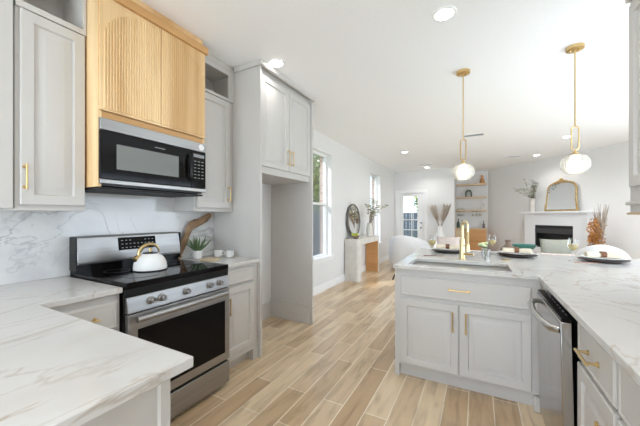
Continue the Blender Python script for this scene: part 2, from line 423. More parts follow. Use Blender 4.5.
# ------------------------------------------------------------------ room shell
XW = -2.38; H = 2.74
gx, gy = 5.6, 13.0
struct(MB().box(-2.50, -3.1, -0.10, 3.45, 10.75, 0.0).build('floor', W['floor']))
struct(MB().box(-2.62, -3.22, H, 3.6, 10.9, H + 0.12).build('ceiling', W['ceiling']))
WIN = [(3.98, 4.88, 0.57, 2.44), (7.08, 7.98, 0.57, 2.42)]
def inwin(y, z): return any(a < y < b and c < z < d for a, b, c, d in WIN)
M = MB(); gridslab(M, [-3.1, 3.98, 4.88, 7.08, 7.98, 9.72], [0, 0.57, 2.42, 2.44, H], lambda y, z: not inwin(y, z), XW - 0.115, XW, 'YZX')
struct(M.build('wall_left', W['wall']))
M = MB(); gridslab(M, [-3.1, 3.98, 4.88, 7.08, 7.98, 9.72], [-0.1, 0.57, 2.42, 2.44, 3.0], lambda y, z: not inwin(y, z), XW - 0.24, XW - 0.117, 'YZX')
struct(M.build('wall_exterior', W['brick']))
# far wall with the patio door opening
DX0, DX1, DZ = -2.27, -1.46, 2.05
M = MB(); gridslab(M, [XW, DX0, DX1, -0.61], [0, DZ, H], lambda x, z: not (DX0 < x < DX1 and z < DZ), 9.6, 9.74, 'XZY')
struct(M.build('wall_far', W['wall']))
struct(MB().box(-0.73, 9.741, 0, -0.61, 10.6, H).build('wall_side', W['wall']))
struct(MB().box(-0.73, 10.601, 0, 0.40, 10.72, H).build('wall_niche', W['wall']))
DA = Vector((0.29, 10.6, 0)); DB = Vector((3.3, 6.73, 0)); DD = (DB - DA).normalized(); DN = Vector((-DD.y, DD.x, 0))
if DN.y > 0: DN = -DN                     # normal into the room
a, b = DA - DD * 0.0, DB + DD * 0.1
struct(MB().prism([a, b, b - DN * 0.12, a - DN * 0.12], (0, 0, H)).build('wall_fireplace', W['wall']))
M = MB(); gridslab(M, [2.152, 2.85, 5.95, 6.72], [0, .25, 2.35, H], lambda y, z: not (2.85 < y < 5.95 and .25 < z < 2.35), 3.302, 3.42, 'YZX')
struct(M.build('wall_living', W['wall']))
M = MB(); gridslab(M, [1.0, 1.25, 3.05, 3.42], [0, .2, 2.4, H], lambda x, z: not (1.25 < x < 3.05 and .2 < z < 2.4), 2.03, 2.15, 'XZY')
struct(M.build('wall_divider', W['wall']))
d = thing('window_4', 'window', 'window', (2.15, 2.06, .2)); d['kind'] = 'structure'; del d['label']; del d['category']  # unseen window added in the divider for a fill lamp
M = MB(); gridslab(M, [1.251, 1.31, 2.12, 2.18, 2.99, 3.049], [.201, .26, 2.34, 2.399], lambda x, z: not ((1.31 < x < 2.12 or 2.18 < x < 2.99) and .26 < z < 2.34), 2.035, 2.08, 'XZY')
M.build('window_frame', W['trim'], d, .003)
M = MB(); M.box(1.311, 2.055, .261, 2.119, 2.06, 2.339); M.box(2.181, 2.055, .261, 2.989, 2.06, 2.339); M.build('window_pane', W['pane'], d)
struct(MB().box(1.0, -3.1, 0, 1.12, 2.028, H).build('wall_right', W['wall']))
M = MB(); gridslab(M, [XW, -1.75, 0.55, 1.0], [0, 2.3, H], lambda x, z: not (-1.75 < x < 0.55 and z < 2.3), -3.12, -3.0, 'XZY')
struct(M.build('wall_back', W['wall']))

def baseboard(n, pts, h=0.13):
    M = MB()
    (x0, y0), (x1, y1) = pts
    d = Vector((x1 - x0, y1 - y0, 0)).normalized(); nn = Vector((d.y, -d.x, 0))
    p = Vector((x0, y0, 0.001)); q = Vector((x1, y1, 0.001))
    prof = [(0.001, 0), (0.016, 0), (0.016, h - 0.02), (0.009, h - 0.006), (0.009, h), (0.001, h)]
    M.rings([[e + nn * o + Vector((0, 0, z)) for o, z in prof] for e in (p, q)])
    o = struct(M.build(n, W['trim']))
baseboard('baseboard_left', ((XW, 3.14), (XW, 9.6)))
baseboard('baseboard_far', ((-1.37, 9.6), (-0.61, 9.6)))
baseboard('baseboard_side', ((-0.61, 9.6), (-0.61, 10.0)))

# windows
for k, (y0, y1, z0, z1) in enumerate(WIN):
    w = thing('window_%d' % (k + 1), 'window', 'window', (XW - 0.09, (y0 + y1) / 2, z0)); w['kind'] = 'structure'
    del w['label']; del w['category']
    xa, xb = XW - 0.155, XW - 0.098
    M = MB(); gridslab(M, [y0 + .001, y0 + 0.045, y1 - 0.045, y1 - .001], [z0 + .001, z0 + 0.045, z0 + 0.94, z0 + 0.98, z1 - 0.045, z1 - .001],
             lambda y, z: not (y0 + .045 < y < y1 - .045 and (z0 + .045 < z < z0 + .94 or z0 + .98 < z < z1 - .045)), xa, xb, 'YZX')
    M.build('window_frame', W['trim'], w, 0.003)
    M = MB(); M.box(xa + 0.025, y0 + 0.046, z0 + 0.981, xa + 0.030, y1 - 0.046, z1 - 0.046)
    M.build('upper_pane', W['pane'], w)
    M = MB(); M.box(xa + 0.025, y0 + 0.046, z0 + 0.046, xa + 0.030, y1 - 0.046, z0 + 0.939)
    M.build('lower_pane', W['screen'], w)
    M = MB(); M.box(XW - 0.095, y0 + .002, z0 - 0.0 + .001, XW + 0.03, y1 - .002, z0 + 0.02); M.box(XW + 0.001, y0 - 0.05, z0 - 0.002, XW + 0.04, y1 + 0.05, z0 + 0.021)
    M.box(XW + .001, y0 - 0.04, z0 - 0.065, XW + 0.014, y1 + 0.04, z0 - 0.003)
    M.build('window_sill', W['trim'], w, 0.002)
    M = MB()    # white lined reveal
    M.box(XW - 0.098, y0 + .001, z0 + .021, XW - .001, y0 + .006, z1 - .001); M.box(XW - 0.098, y1 - .006, z0 + .021, XW - .001, y1 - .001, z1 - .001); M.box(XW - .098, y0 + .006, z1 - .006, XW - .001, y1 - .006, z1 - .001)
    M.build('reveal', W['trim'], w)

# patio door in the far wall
d = thing('door_1', 'door', 'door', (-1.865, 9.6, 0)); d['kind'] = 'structure'; del d['label']; del d['category']
M = MB(); gridslab(M, [DX0 + .03, DX0 + 0.155, DX1 - 0.21, DX1 - .03], [0.012, 0.33, 1.94, DZ - .02], lambda x, z: not (DX0 + .155 < x < DX1 - 0.21 and .33 < z < 1.94), 9.63, 9.675, 'XZY')
M.build('door_panel', W['trim'], d, 0.003)
M = MB(); M.box(DX0 + .156, 9.650, .331, DX1 - .211, 9.655, 1.939); M.build('glass_pane', W['pane'], d)
M = MB()
gx0, gx1 = DX0 + .155, DX1 - .21
M.box((gx0 + gx1) / 2 + 0.03, 9.636, .331, (gx0 + gx1) / 2 + 0.055, 9.669, 1.52)
for z in (0.60, 0.86, 1.18, 1.50): M.box(gx0 + .001, 9.637, z, gx1 - .001, 9.668, z + 0.028)
M.build('glazing_bar', W['trim'], d)
M = MB(); M.box(DX0 - .085, 9.581, 0.001, DX0 + .0, 9.599, DZ + .085); M.box(DX1, 9.581, 0.001, DX1 + .085, 9.599, DZ + .085); M.box(DX0, 9.581, DZ, DX1, 9.599, DZ + .085)
M.box(DX0 + .001, 9.601, 0.001, DX0 + .028, 9.738, DZ - .001); M.box(DX1 - .028, 9.601, .001, DX1 - .001, 9.738, DZ - .001); M.box(DX0 + .028, 9.601, DZ - .018, DX1 - .028, 9.738, DZ - .001)
M.build('door_frame', W['trim'], d, 0.003)
M = MB(); M.lathe((DX1 - 0.10, 9.575, 0.95), [(0.012, 0.055), (0.012, 0.02), (0.027, 0.012), (0.03, -0.005), (0.02, -0.02)], 14, 'Y'); M.build('door_knob', W['steel'], d)
M = MB(); M.lathe((DX1 - 0.10, 9.60, 1.10), [(0.03, 0.03), (0.03, 0.012), (0.024, 0.0), (0.012, -.004)], 14, 'Y'); M.build('deadbolt', W['steel'], d)
# unseen window added in the right living room wall for its fill lamp
d = thing('window_3', 'window', 'window', (3.39, 4.4, .25)); d['kind'] = 'structure'; del d['label']; del d['category']
M = MB(); gridslab(M, [2.851, 2.91, 4.37, 4.43, 5.89, 5.949], [.251, .31, 2.29, 2.349], lambda y, z: not ((2.91 < y < 4.37 or 4.43 < y < 5.89) and .31 < z < 2.29), 3.36, 3.41, 'YZX')
M.build('window_frame', W['trim'], d, .003)
M = MB(); M.box(3.385, 2.911, .311, 3.39, 4.369, 2.289); M.box(3.385, 4.431, .311, 3.39, 5.889, 2.289); M.build('window_pane', W['pane'], d)
# unseen glazed doors added behind the kitchen to let fill light in
d = thing('door_added_2', 'door', 'door', (-0.6, -3.06, 0)); d['kind'] = 'structure'; del d['label']; del d['category']
M = MB(); gridslab(M, [-1.749, -1.68, -0.64, -0.56, 0.48, 0.549], [0.001, 0.1, 2.22, 2.299], lambda x, z: not ((-1.68 < x < -.64 or -.56 < x < .48) and .1 < z < 2.22), -3.09, -3.03, 'XZY')
M.build('door_frame', W['trim'], d, .003)
M = MB(); M.box(-1.679, -3.06, .101, -.641, -3.055, 2.219); M.box(-.559, -3.06, .101, .479, -3.055, 2.219); M.build('glass_pane', W['pane'], d)

# ------------------------------------------------------------------ outside
struct(MB().box(-26, -14, -0.32, 26, 34, -0.14).build('ground', W['grass']))
def tree(x, y, h, r, n, lb, seed, zb=-0.14):
    random.seed(seed)
    t = thing('tree', lb, 'tree', (x, y, zb))
    M = MB(); M.tube([(x, y, zb), (x + .05, y, h * .3), (x - .05, y + .05, h * .6), (x, y, h * .85)], [.11, .09, .07, .03], 8)
    for k in range(6):
        a = k * 1.05; z = h * (.35 + .07 * k)
        M.tube([(x, y, z), (x + math.cos(a) * r * .4, y + math.sin(a) * r * .4, z + .3), (x + math.cos(a) * r * .75, y + math.sin(a) * r * .75, z + .75)], [.05, .035, .015], 6)
    M.build('trunk', W['bark'], t)
    M = MB()
    for _ in range(n):
        while True:
            p = Vector((random.uniform(-1, 1), random.uniform(-1, 1), random.uniform(-1, 1)))
            if 0.15 < p.length < 1: break
        q = Vector((x + p.x * r, y + p.y * r, h * .62 + p.z * h * .42))
        dv = Vector((random.uniform(-1, 1), random.uniform(-1, 1), random.uniform(-1, .5)))
        M.leaf(q, dv, (random.uniform(-1, 1), random.uniform(-1, 1), random.uniform(-1, 1)), random.uniform(.14, .26), random.uniform(.08, .14))
    M.build('foliage', W['leafg'], t)
tree(-6.6, 11.2, 4.4, 1.5, 3400, 'bushy yellow green tree seen through the nearer window', 3)
tree(-8.6, 15.6, 5.4, 1.9, 3000, 'taller tree behind the bushy one outside the nearer window', 4)
tree(-1.9, 15.6, 3.6, 1.0, 1200, 'small tree rising over the slate fence outside the patio door', 5)
t = thing('fence', 'slate blue board fence outside the glazed patio door', 'fence', (-2.3, 12.4, -0.14))
for k in range(28):
    MB().box(-4.4 + k * .15, 12.38, -.14, -4.4 + k * .15 + .138, 12.41, 1.46).build('board', W['slate'], t)
tf = thing('fence', 'weathered slate fence running past the windows of the left wall', 'fence', (-4.72, 11.6, -0.14))
for k in range(70): MB().box(-4.735, 6.4 + k * .15, -.14, -4.705, 6.4 + k * .15 + .142, 1.40).build('board', W['slate'], tf)
for z in (.2, 1.05): MB().box(-4.775, 6.4, z, -4.736, 16.89, z + .09).build('rail', W['slate'], tf)
for z in (.2, 1.1): MB().box(-4.4, 12.411, z, -.21, 12.45, z + .09).build('rail', W['slate'], t)

# ------------------------------------------------------------------ left run of cabinets
CT0, CT1 = 0.884, 0.914
def carcass(x0, y0, z0, x1, y1, z1, parent, name='carcass', m=None, bevel=.0015): return MB().box(x0, y0, z0, x1, y1, z1).build(name, m or W['cab'], parent, bevel)
XF = -1.742    # carcass face of the left base cabinets
t = thing('base_cabinet', 'greige drawer cabinet tucked between the near peninsula and the range', 'cabinet', (-2.05, .72, 0))
carcass(XW + .002, .535, .10, XF, .902, CT0 - .001, t)
MB().box(XW + .002, .535, .001, XF - .06, .902, .10).build('toe_kick', W['cab'], t)
f = front('drawer', 'X+', .57, .883, .70, .845, XF + .0005, t); pull('X+', XF + .021, .727, .775, .12, False, f)
f = front('door', 'X+', .57, .883, .13, .68, XF + .0005, t); pull('X+', XF + .021, .86, .56, .13, True, f)
t = thing('base_cabinet', 'greige peninsula base with end panel under the foreground marble counter', 'cabinet', (-1.55, .1, 0))
carcass(XW + .002, -.25, .10, -.79, .533, CT0 - .001, t)
MB().box(XW + .002, -.2, .001, -.85, .47, .10).build('toe_kick', W['cab'], t)
MB().panel((-.7895, -.25, .001), (0, 1, 0), (0, 0, 1), (1, 0, 0), .783, CT0 - .003, [(0, 0), (0, .02), (.028, .02), (.034, .013), (.05, .013)]).build('end_panel', W['cab'], t)
M = MB()
gridslab(M, [XW + .001, -1.712, -.696], [-.30, .553, .904], lambda x, y: y < .553 or x < -1.712, CT0, CT1)
tag(M.build('countertop', W['quartz'], None, .003), 'L-shaped white gold-veined stone counter in the left foreground', 'countertop')

# backsplash
tag(MB().box(XW + .001, -.30, CT1 + .001, XW + .016, 2.116, 1.50).build('backsplash', W['splash']), 'grey veined white marble backsplash behind the range', 'backsplash')

def upper_open(parent, y0, y1, z0, z1, zc0, zc1, xb, xf, top):
    """upper cabinet: closed box below, open cubby with face frame above"""
    t = .018
    carcass(xb, y0, z0, xf, y1, zc0 - .02, parent)
    M = MB()
    M.box(xb, y0, zc0 - .02, xf, y0 + t, top); M.box(xb, y1 - t, zc0 - .02, xf, y1, top)
    M.box(xb, y0 + t, zc0 - .02, xb + t, y1 - t, top); M.box(xb + t, y0 + t, top - t, xf, y1 - t, top); M.box(xb + t, y0 + t, zc0 - .0195, xf, y1 - t, zc0)
    M.build('cubby', W['cab'], parent)
# upper cabinet left of the hood
XU = -2.10
t = thing('upper_cabinet', 'greige upper cabinet left of the oak hood, open cubby over one door', 'cabinet', (-2.24, .74, 1.335))
upper_open(t, .585, .893, 1.335, H, 2.41, 2.7, XW + .018, XU, H - .06)
MB().box(XU + .0005, .585, 2.392, XU + .018, .893, 2.425).build('rail', W['cab'], t, .002)
MB().box(XW + .018, .585, H - .0595, XU + .02, .893, H - .001).build('crown', W['cab'], t, .004)
MB().box(XU + .0005, .585, 2.425, XU + .018, .602, H - .06).build('stile', W['cab'], t, .001)
MB().box(XU + .0005, .876, 2.425, XU + .018, .893, H - .06).build('stile', W['cab'], t, .001)
f = front('door', 'X+', .602, .885, 1.365, 2.385, XU + .0005, t); pull('X+', XU + .021, .617, 1.51, .135, True, f)
t = thing('upper_cabinet', 'plain greige corner cabinet at the left edge beside the cubby cabinet', 'cabinet', (-2.24, .2, 1.335))
carcass(XW + .018, -.30, 1.345, XU - .004, .583, H - .001, t)
MB().box(XU - .0035, .50, 1.345, XU + .018, .575, H - .001).build('filler', W['cab'], t, .002)
MB().box(XU - .0035, -.30, 1.345, XU + .006, .498, H - .001).build('filler', W['cab'], t, .002)

# oak range hood
HX = -1.957; HY0, HY1 = .897, 1.655
t = thing('range_hood', 'honey oak hood cabinet with arched fluted doors above the microwave', 'hood', (-2.15, (HY0 + HY1) / 2, 1.48))
MB().box(XW + .018, HY0, 1.48, HX - .001, HY0 + .018, 2.614).build('side_panel', W['oak'], t, .001)
MB().box(XW + .018, HY1 - .018, 1.89, HX - .001, HY1, 2.614).build('side_panel', W['oak'], t, .001)
MB().box(XW + .018, HY0 + .0185, 1.885, HX - .02, HY1 - .0185, 2.614).build('carcass', W['oak'], t)
MB().box(HX - .0195, HY0 + .0185, 1.885, HX - .001, HY1 - .0185, 1.928).build('bottom_rail', W['oakx'], t, .001)
MB().box(XW + .018, HY0, 2.6145, HX - .05, HY1, 2.668).box(HX - .0499, HY0 - .012, 2.6145, HX + .032, HY1 + .014, 2.668).build('crown', W['oakx'], t, .002)
MB().box(XW + .018, HY0, 2.6685, HX - .02, HY1, H - .001).build('top_filler', W['oak'], t)
yc = (HY0 + HY1) / 2
def archz(y):
    q = min(1, abs(y - yc) / .362)
    return 2.345 + .262 * math.sqrt(max(0, 1 - q ** 2.3))
for (a, b) in ((HY0 + .004, yc - .0015), (yc + .0015, HY1 - .004)):
    M = MB(); M.box(HX - .0005, a, 1.932, HX + .0135, b, 2.612)
    dr = M.build('door', W['oak'], t, .0012)
    M = MB()
    pitch = .016; y = max(a + .016, yc - .358); yend = min(b - .0005, yc + .358)
    if a > yc: y = a + .0005
    cols = []
    n = int((yend - y) / pitch); pitch = (yend - y) / n
    for i in range(n):
        for k in range(5):
            u = k / 5
            cols.append((y + (i + u) * pitch, .0140 + .0055 * math.sin(PI * u)))
    cols.append((yend, .0140))
    fv = []
    for (yy, dp) in cols:
        zt = archz(yy)
        fv.append((M.bm.verts.new((HX + dp, yy, 1.945)), M.bm.verts.new((HX + dp, yy, zt)), M.bm.verts.new((HX + .0137, yy, 1.945)), M.bm.verts.new((HX + .0137, yy, zt))))
    for p, q in zip(fv, fv[1:]):
        M.bm.faces.new((p[0], q[0], q[1], p[1])); M.bm.faces.new((p[2], p[3], q[3], q[2]))
        M.bm.faces.new((p[1], q[1], q[3], p[3])); M.bm.faces.new((p[0], p[2], q[2], q[0]))
    M.bm.faces.new((fv[0][0], fv[0][1], fv[0][3], fv[0][2])); M.bm.faces.new((fv[-1][0], fv[-1][2], fv[-1][3], fv[-1][1]))
    lab(M.build('fluted_panel', W['oak'], dr, angle=70), 'vertical fluting under half an arch')

# over-the-range microwave
t = thing('microwave', 'stainless and black microwave mounted under the oak hood', 'microwave', (-2.16, 1.276, 1.475))
my0, my1, mx = .898, 1.650, -1.9555
MB().box(XW + .018, my0 + .018, 1.485, mx - .0025, my1 - .018, 1.882).build('housing', W['black'], t, .002)
MB().box(mx + .0003, my0, 1.815, mx + .02, my1, 1.884).build('vent_strip', W['steel'], t, .003)
dr = MB().box(mx + .0003, my0, 1.525, mx + .022, 1.512, 1.8135).build('door', W['blackglass'], t, .003)
MB().box(mx + .0222, .985, 1.59, mx + .0232, 1.405, 1.742).build('window', W['mwglass'], dr)
MB().box(mx + .0222, 1.225, 1.771, mx + .0228, 1.30, 1.776).build('badge', W['display'], dr)
M = MB(); M.tube([(mx + .02, 1.494, 1.585), (mx + .05, 1.494, 1.60), (mx + .052, 1.494, 1.68), (mx + .05, 1.494, 1.755), (mx + .02, 1.494, 1.77)], .011, 10)
M.build('handle', W['black'], dr)
cp = MB().box(mx + .0003, 1.515, 1.525, mx + .02, my1, 1.8135).build('control_panel', W['blackglass'], t, .003)
MB().box(mx + .0202, 1.535, 1.765, mx + .0208, 1.635, 1.79).build('display', W['display'], cp)
for i in range(3):
    for j in range(6): MB().box(mx + .0202, 1.540 + i * .034, 1.60 + j * .026, mx + .0206, 1.560 + i * .034, 1.606 + j * .026).build('button', W['display'], cp)
MB().box(mx + .0003, my0, 1.496, mx + .024, my1, 1.523).build('bottom_strip', W['steel'], t, .004)
MB().box(XW + .03, my0 + .01, 1.466, mx - .003, my1 - .01, 1.4795).build('grease_filter', W['blackmatte'], t, .002)
M = MB(); M.lathe((mx + .0203, 1.607, 1.851), [(.025, 0), (.025, .0008)], 20, 'X'); lab(M.build('sticker', W['white'], t), 'round white sticker')

# range
t = thing('range', 'stainless freestanding electric range with black glass cooktop', 'stove', (-2.02, 1.287, 0))
ry0, ry1 = .912, 1.662
RX = -1.712
MB().box(XW + .03, ry0, .03, RX - .001, ry1, .90).build('body', W['black'], t, .002)
ck = MB().box(XW + .10, ry0 - .0, .9005, RX + .018, ry1, .934).build('cooktop', W['blackglass'], t, .006, 3)
for (x, y, r) in ((-2.15, 1.10, .075), (-2.15, 1.47, .095), (-1.88, 1.10, .105), (-1.88, 1.47, .08)):
    M = MB(); M.tube([(x + r * math.cos(a * PI / 16), y + r * math.sin(a * PI / 16), .9345) for a in range(32)], .0012, 4, True); M.build('burner_ring', W['ring'], ck)
MB().prism([(RX, ry0 + .002, .765), (RX + .03, ry0 + .002, .765), (RX + .016, ry0 + .002, .852), (RX, ry0 + .002, .852)], (0, ry1 - ry0 - .004, 0)).build('control_panel', W['steel'], t, .003)
MB().box(RX, ry0 + .002, .8525, RX + .015, ry1 - .002, .8998).build('front_trim', W['black'], t, .003)
for y in (1.048, 1.103 + .01, 1.285, 1.475, 1.565):
    M = MB(); M.lathe((RX + .022, y, .812), [(.023, 0), (.023, .006), (.017, .010), (.0165, .030), (.013, .034)], 18, 'X')
    k = M.build('knob', W['steel'], t)
    MB().box(RX + .0555, y - .002, .812, RX + .0575, y + .002, .826).build('pointer', W['blackmatte'], k)
dr = MB().box(RX, ry0 + .002, .215, RX + .03, ry1 - .002, .758).build('oven_door', W['steel'], t, .004)
MB().box(RX + .0302, ry0 + .055, .275, RX + .0325, ry1 - .05, .668).build('window', W['blackglass'], dr, .001)
M = MB(); hy0, hy1 = ry0 + .055, ry1 - .06; hz = .728
M.tube([(RX + .028, hy0, hz), (RX + .050, hy0, hz)], .011, 10); M.tube([(RX + .028, hy1, hz), (RX + .050, hy1, hz)], .011, 10)
M.tube([(RX + .048, hy0 - .014, hz), (RX + .052, hy0 + .15, hz), (RX + .053, (hy0 + hy1) / 2, hz), (RX + .052, hy1 - .15, hz), (RX + .048, hy1 + .014, hz)], .0175, 14)
M.build('handle', W['steel'], dr)
MB().box(RX, ry0 + .002, .035, RX + .028, ry1 - .002, .195).build('drawer', W['steel'], t, .004)
for y in (ry0 + .05, ry1 - .05):
    for x in (RX - .08, XW + .12): MB().cyl((x, y, .0), (x, y, .0298), .015, 10).build('foot', W['blackmatte'], t)
bg = MB().prism([(XW + .03, ry0 + .004, .901), (XW + .098, ry0 + .004, .901), (XW + .098, ry0 + .004, .985), (XW + .03, ry0 + .004, .985)], (0, ry1 - ry0 - .008, 0)).build('backguard_base', W['blackglass'], t, .003)
bk = MB().prism([(XW + .03, ry0 + .006, .9855), (XW + .125, ry0 + .006, .9855), (XW + .13, ry0 + .006, 1.01), (XW + .105, ry0 + .006, 1.163), (XW + .09, ry0 + .006, 1.17), (XW + .03, ry0 + .006, 1.17)], (0, ry1 - ry0 - .012, 0)).build('backguard', W['steel'], t, .004)
MB().box(XW + .03, ry0, .95, XW + .12, ry0 + .0055, 1.168).build('end_cap', W['black'], t, .001)
MB().box(XW + .03, ry1 - .0055, .95, XW + .12, ry1, 1.168).build('end_cap', W['black'], t, .001)
def guard(y, z, off): return Vector((XW + .13 - (z - 1.01) * (.025 / .153) + off, y, z))
M = MB(); M.rings([[guard(1.165, 1.06, o), guard(1.44, 1.06, o), guard(1.44, 1.15, o), guard(1.165, 1.15, o)] for o in (-.002, .002)])
dp = M.build('display_panel', W['blackglass'], bk)
for i in range(9):
    for j in range(3):
        if i in (3, 4, 5) and j == 2: continue
        y = 1.185 + i * .028; z = 1.074 + j * .026
        MB().rings([[guard(y, z, o), guard(y + .013, z, o), guard(y + .013, z + .005, o), guard(y, z + .005, o)] for o in (.0021, .0026)]).build('button', W['display'], dp)

# kettle
kx, ky, kz = -2.0, 1.235, .935
t = thing('kettle', 'white dome kettle with gold handle and spout on the cooktop', 'kettle', (kx, ky, kz))
M = MB(); M.lathe((kx, ky, kz), [(.092, .001), (.103, .006), (.104, .02), (.100, .05), (.088, .078), (.070, .098), (.048, .110), (.046, .112)], 32); M.build('body', W['white'], t)
M = MB(); M.lathe((kx, ky, kz), [(.0905, .0), (.1045, .0), (.1045, .006), (.1035, .0061)], 32); M.build('base_rim', W['blackmatte'], t)
M = MB(); M.lathe((kx, ky, kz), [(.046, .1105), (.044, .117), (.02, .123), (.006, .124)], 24); ld = M.build('lid', W['black'], t)
M = MB(); M.lathe((kx, ky, kz), [(.008, .123), (.007, .132), (.012, .136), (.012, .146), (.005, .15)], 14); M.build('knob', W['brass'], ld)
sd = Vector((-.2, -.98, 0)).normalized()      # spout direction
M = MB()
p = Vector((kx, ky, kz))
M.tube([p + sd * .072 + Vector((0, 0, .068)), p + sd * .088 + Vector((0, 0, .082)), p + sd * .098 + Vector((0, 0, .094))], [.024, .019, .017], 14); M.build('spout', W['brass'], t)
M = MB()
hp = [(.072, .078), (.072, .105), (.070, .130), (.055, .153), (.032, .170), (.005, .177), (-.022, .172), (-.043, .158), (-.055, .136), (-.058, .118)]
M.tube([p + sd * a + Vector((0, 0, b)) for a, b in hp], [.008, .010, .012, .013, .013, .0125, .011, .009, .007, .005], 12); M.build('handle', W['brass'], t)

# right part of the left run
XF2 = -1.795
t = thing('base_cabinet', 'greige drawer and door cabinet right of the range', 'cabinet', (-2.05, 1.9, 0))
carcass(XW + .002, 1.668, .10, XF2, 2.115, CT0 - .001, t)
MB().box(XW + .002, 1.668, .001, XF2 - .07, 2.115, .10).build('toe_kick', W['cab'], t)
f = front('drawer', 'X+', 1.700, 2.05, .735, .855, XF2 + .0005, t)
f = front('door', 'X+', 1.700, 2.05, .16, .715, XF2 + .0005, t); pull('X+', XF2 + .021, 1.735, .57, .14, True, f)
MB().box(XF2 - .069, 2.055, .002, XF2 + .004, 2.115, .101).build('stile_foot', W['cab'], t)
tag(MB().box(XW + .001, 1.666, CT0, -1.765, 2.116, CT1).build('countertop', W['quartz'], None, .003), 'short white stone counter right of the range', 'countertop')
t = thing('upper_cabinet', 'greige upper cabinet right of the oak hood with one tall door', 'cabinet', (-2.24, 1.9, 1.345))
upper_open(t, 1.672, 2.115, 1.345, H, 2.42, 2.64, XW + .018, XU, H - .06)
MB().box(XU + .0005, 1.672, 2.395, XU + .018, 2.115, 2.42).build('rail', W['cab'], t, .002)
MB().box(XU + .0005, 1.672, 2.64, XU + .018, 2.115, H - .06).build('rail', W['cab'], t, .002)
MB().box(XU + .0005, 1.672, 2.4205, XU + .018, 1.70, 2.6395).build('stile', W['cab'], t, .001)
MB().box(XU + .0005, 2.045, 2.4205, XU + .018, 2.115, 2.6395).build('stile', W['cab'], t, .001)
MB().box(XW + .018, 1.672, H - .0595, XU + .02, 2.115, H - .001).build('crown', W['cab'], t, .004)
f = front('door', 'X+', 1.69, 2.060, 1.378, 2.385, XU + .0005, t); pull('X+', XU + .021, 2.035, 1.515, .14, True, f)

# refrigerator surround
t = thing('refrigerator_surround', 'tall greige surround with two upper doors over an empty fridge bay', 'cabinet', (-2.05, 2.62, 0))
FX = -1.80
MB().box(XW + .002, 2.118, .001, -1.760, 2.142, H - .001).build('side_panel', W['cab'], t, .002)
MB().box(XW + .002, 3.075, .001, -1.760, 3.10, H - .001).build('side_panel', W['cab'], t, .002)
carcass(XW + .002, 2.143, 1.715, FX, 3.074, H - .001, t)
f = front('door', 'X+', 2.155, 2.610, 1.782, 2.645, FX + .0005, t); pull('X+', FX + .021, 2.588, 1.925, .16, True, f)
f = front('door', 'X+', 2.621, 3.066, 1.782, 2.645, FX + .0005, t); pull('X+', FX + .021, 2.660, 1.925, .16, True, f)
M = MB(); M.box(-1.7595, 2.118, 2.69, -1.728, 3.104, H - .001); M.box(-2.07, 2.092, 2.69, -1.728, 2.1175, H - .001)
M.build('crown', W['cab'], t, .006)
MB().box(XW + .0025, 3.055, .001, -1.80, 3.0745, .20).build('baseboard_trim', W['cab'], t, .004)
MB().box(XW + .002, 3.055, .2005, -1.80, 3.0745, .24).build('baseboard_cap', W['cab'], t, .006)
MB().box(XW + .0025, 2.1425, .001, XW + .02, 3.0545, .20).build('back_baseboard', W['cab'], t, .003)

# counter objects right of the range
cx, cy = -2.262, 1.838
t = thing('potted_succulent', 'spiky aloe in a white ribbed pot by the driftwood', 'plant', (cx, cy, CT1))
M = MB(); M.lathe((cx, cy, CT1 + .0005), [(.030, 0), (.036, .004), (.040, .03), (.041, .075), (.038, .077), (.036, .070)], 48, rib=.02, ribs=16); M.build('pot', W['whitepot'], t)
M = MB(); random.seed(5)
for i in range(24):
    a = i * 2.4; el = .55 + .75 * ((i * 7) % 10) / 10; ln = .10 + .055 * ((i * 3) % 7) / 7
    d0 = Vector((math.cos(a) * math.cos(el) * (.5 if math.cos(a) < 0 else 1), math.sin(a) * math.cos(el), math.sin(el)))
    q = Vector((cx, cy, CT1 + .07)) + Vector((math.cos(a), math.sin(a), 0)) * .012
    M.tube([q, q + d0 * ln * .5 + Vector((0, 0, .004)), q + d0 * ln * .85 + Vector((0, 0, .012)), q + d0 * ln + Vector((0, 0, .02))], [.007, .006, .004, .001], 6)
M.build('leaves', W['green'], t)
M = MB()
pts = [(-2.335, 1.700, .945), (-2.333, 1.715, 1.0), (-2.332, 1.75, 1.075), (-2.332, 1.785, 1.135), (-2.330, 1.800, 1.20), (-2.328, 1.845, 1.232), (-2.33, 1.905, 1.245), (-2.332, 1.965, 1.265), (-2.333, 2.02, 1.30), (-2.334, 2.06, 1.335)]
M.tube(pts, [.046, .036, .046, .030, .048, .052, .036, .044, .040, .024], 12)
M.tube([(-2.333, 1.715, .9145), (-2.334, 1.703, .93), (-2.335, 1.700, .945), (-2.333, 1.712, .99)], [.040, .046, .044, .03], 10)
M.tube([(-2.33, 1.79, 1.16), (-2.325, 1.765, 1.19), (-2.325, 1.775, 1.225)], [.018, .012, .004], 8)
for v in M.bm.verts: v.co.x = -2.335 + (v.co.x + 2.335) * .5
for v in M.bm.verts: v.co.z = max(v.co.z, CT1 + .001)
o = M.build('driftwood', W['drift']); tag(o, 'gnarled brown driftwood branch leaning on the backsplash', 'driftwood')
o.modifiers.new('sub', 'SUBSURF').render_levels = 1
tx = bpy.data.textures.new('knots', 'CLOUDS'); tx.noise_scale = .035
dm = o.modifiers.new('rough', 'DISPLACE'); dm.texture = tx; dm.strength = .022; dm.mid_level = .75
M = MB(); M.lathe((-2.10, 1.835, CT1 + .0005), [(.078, 0), (.085, .004), (.085, .012), (.082, .014), (.0, .014)][:4], 32)
tag(M.build('trivet', W['paleoak']), 'round pale wood trivet on the counter right of the range', 'trivet')
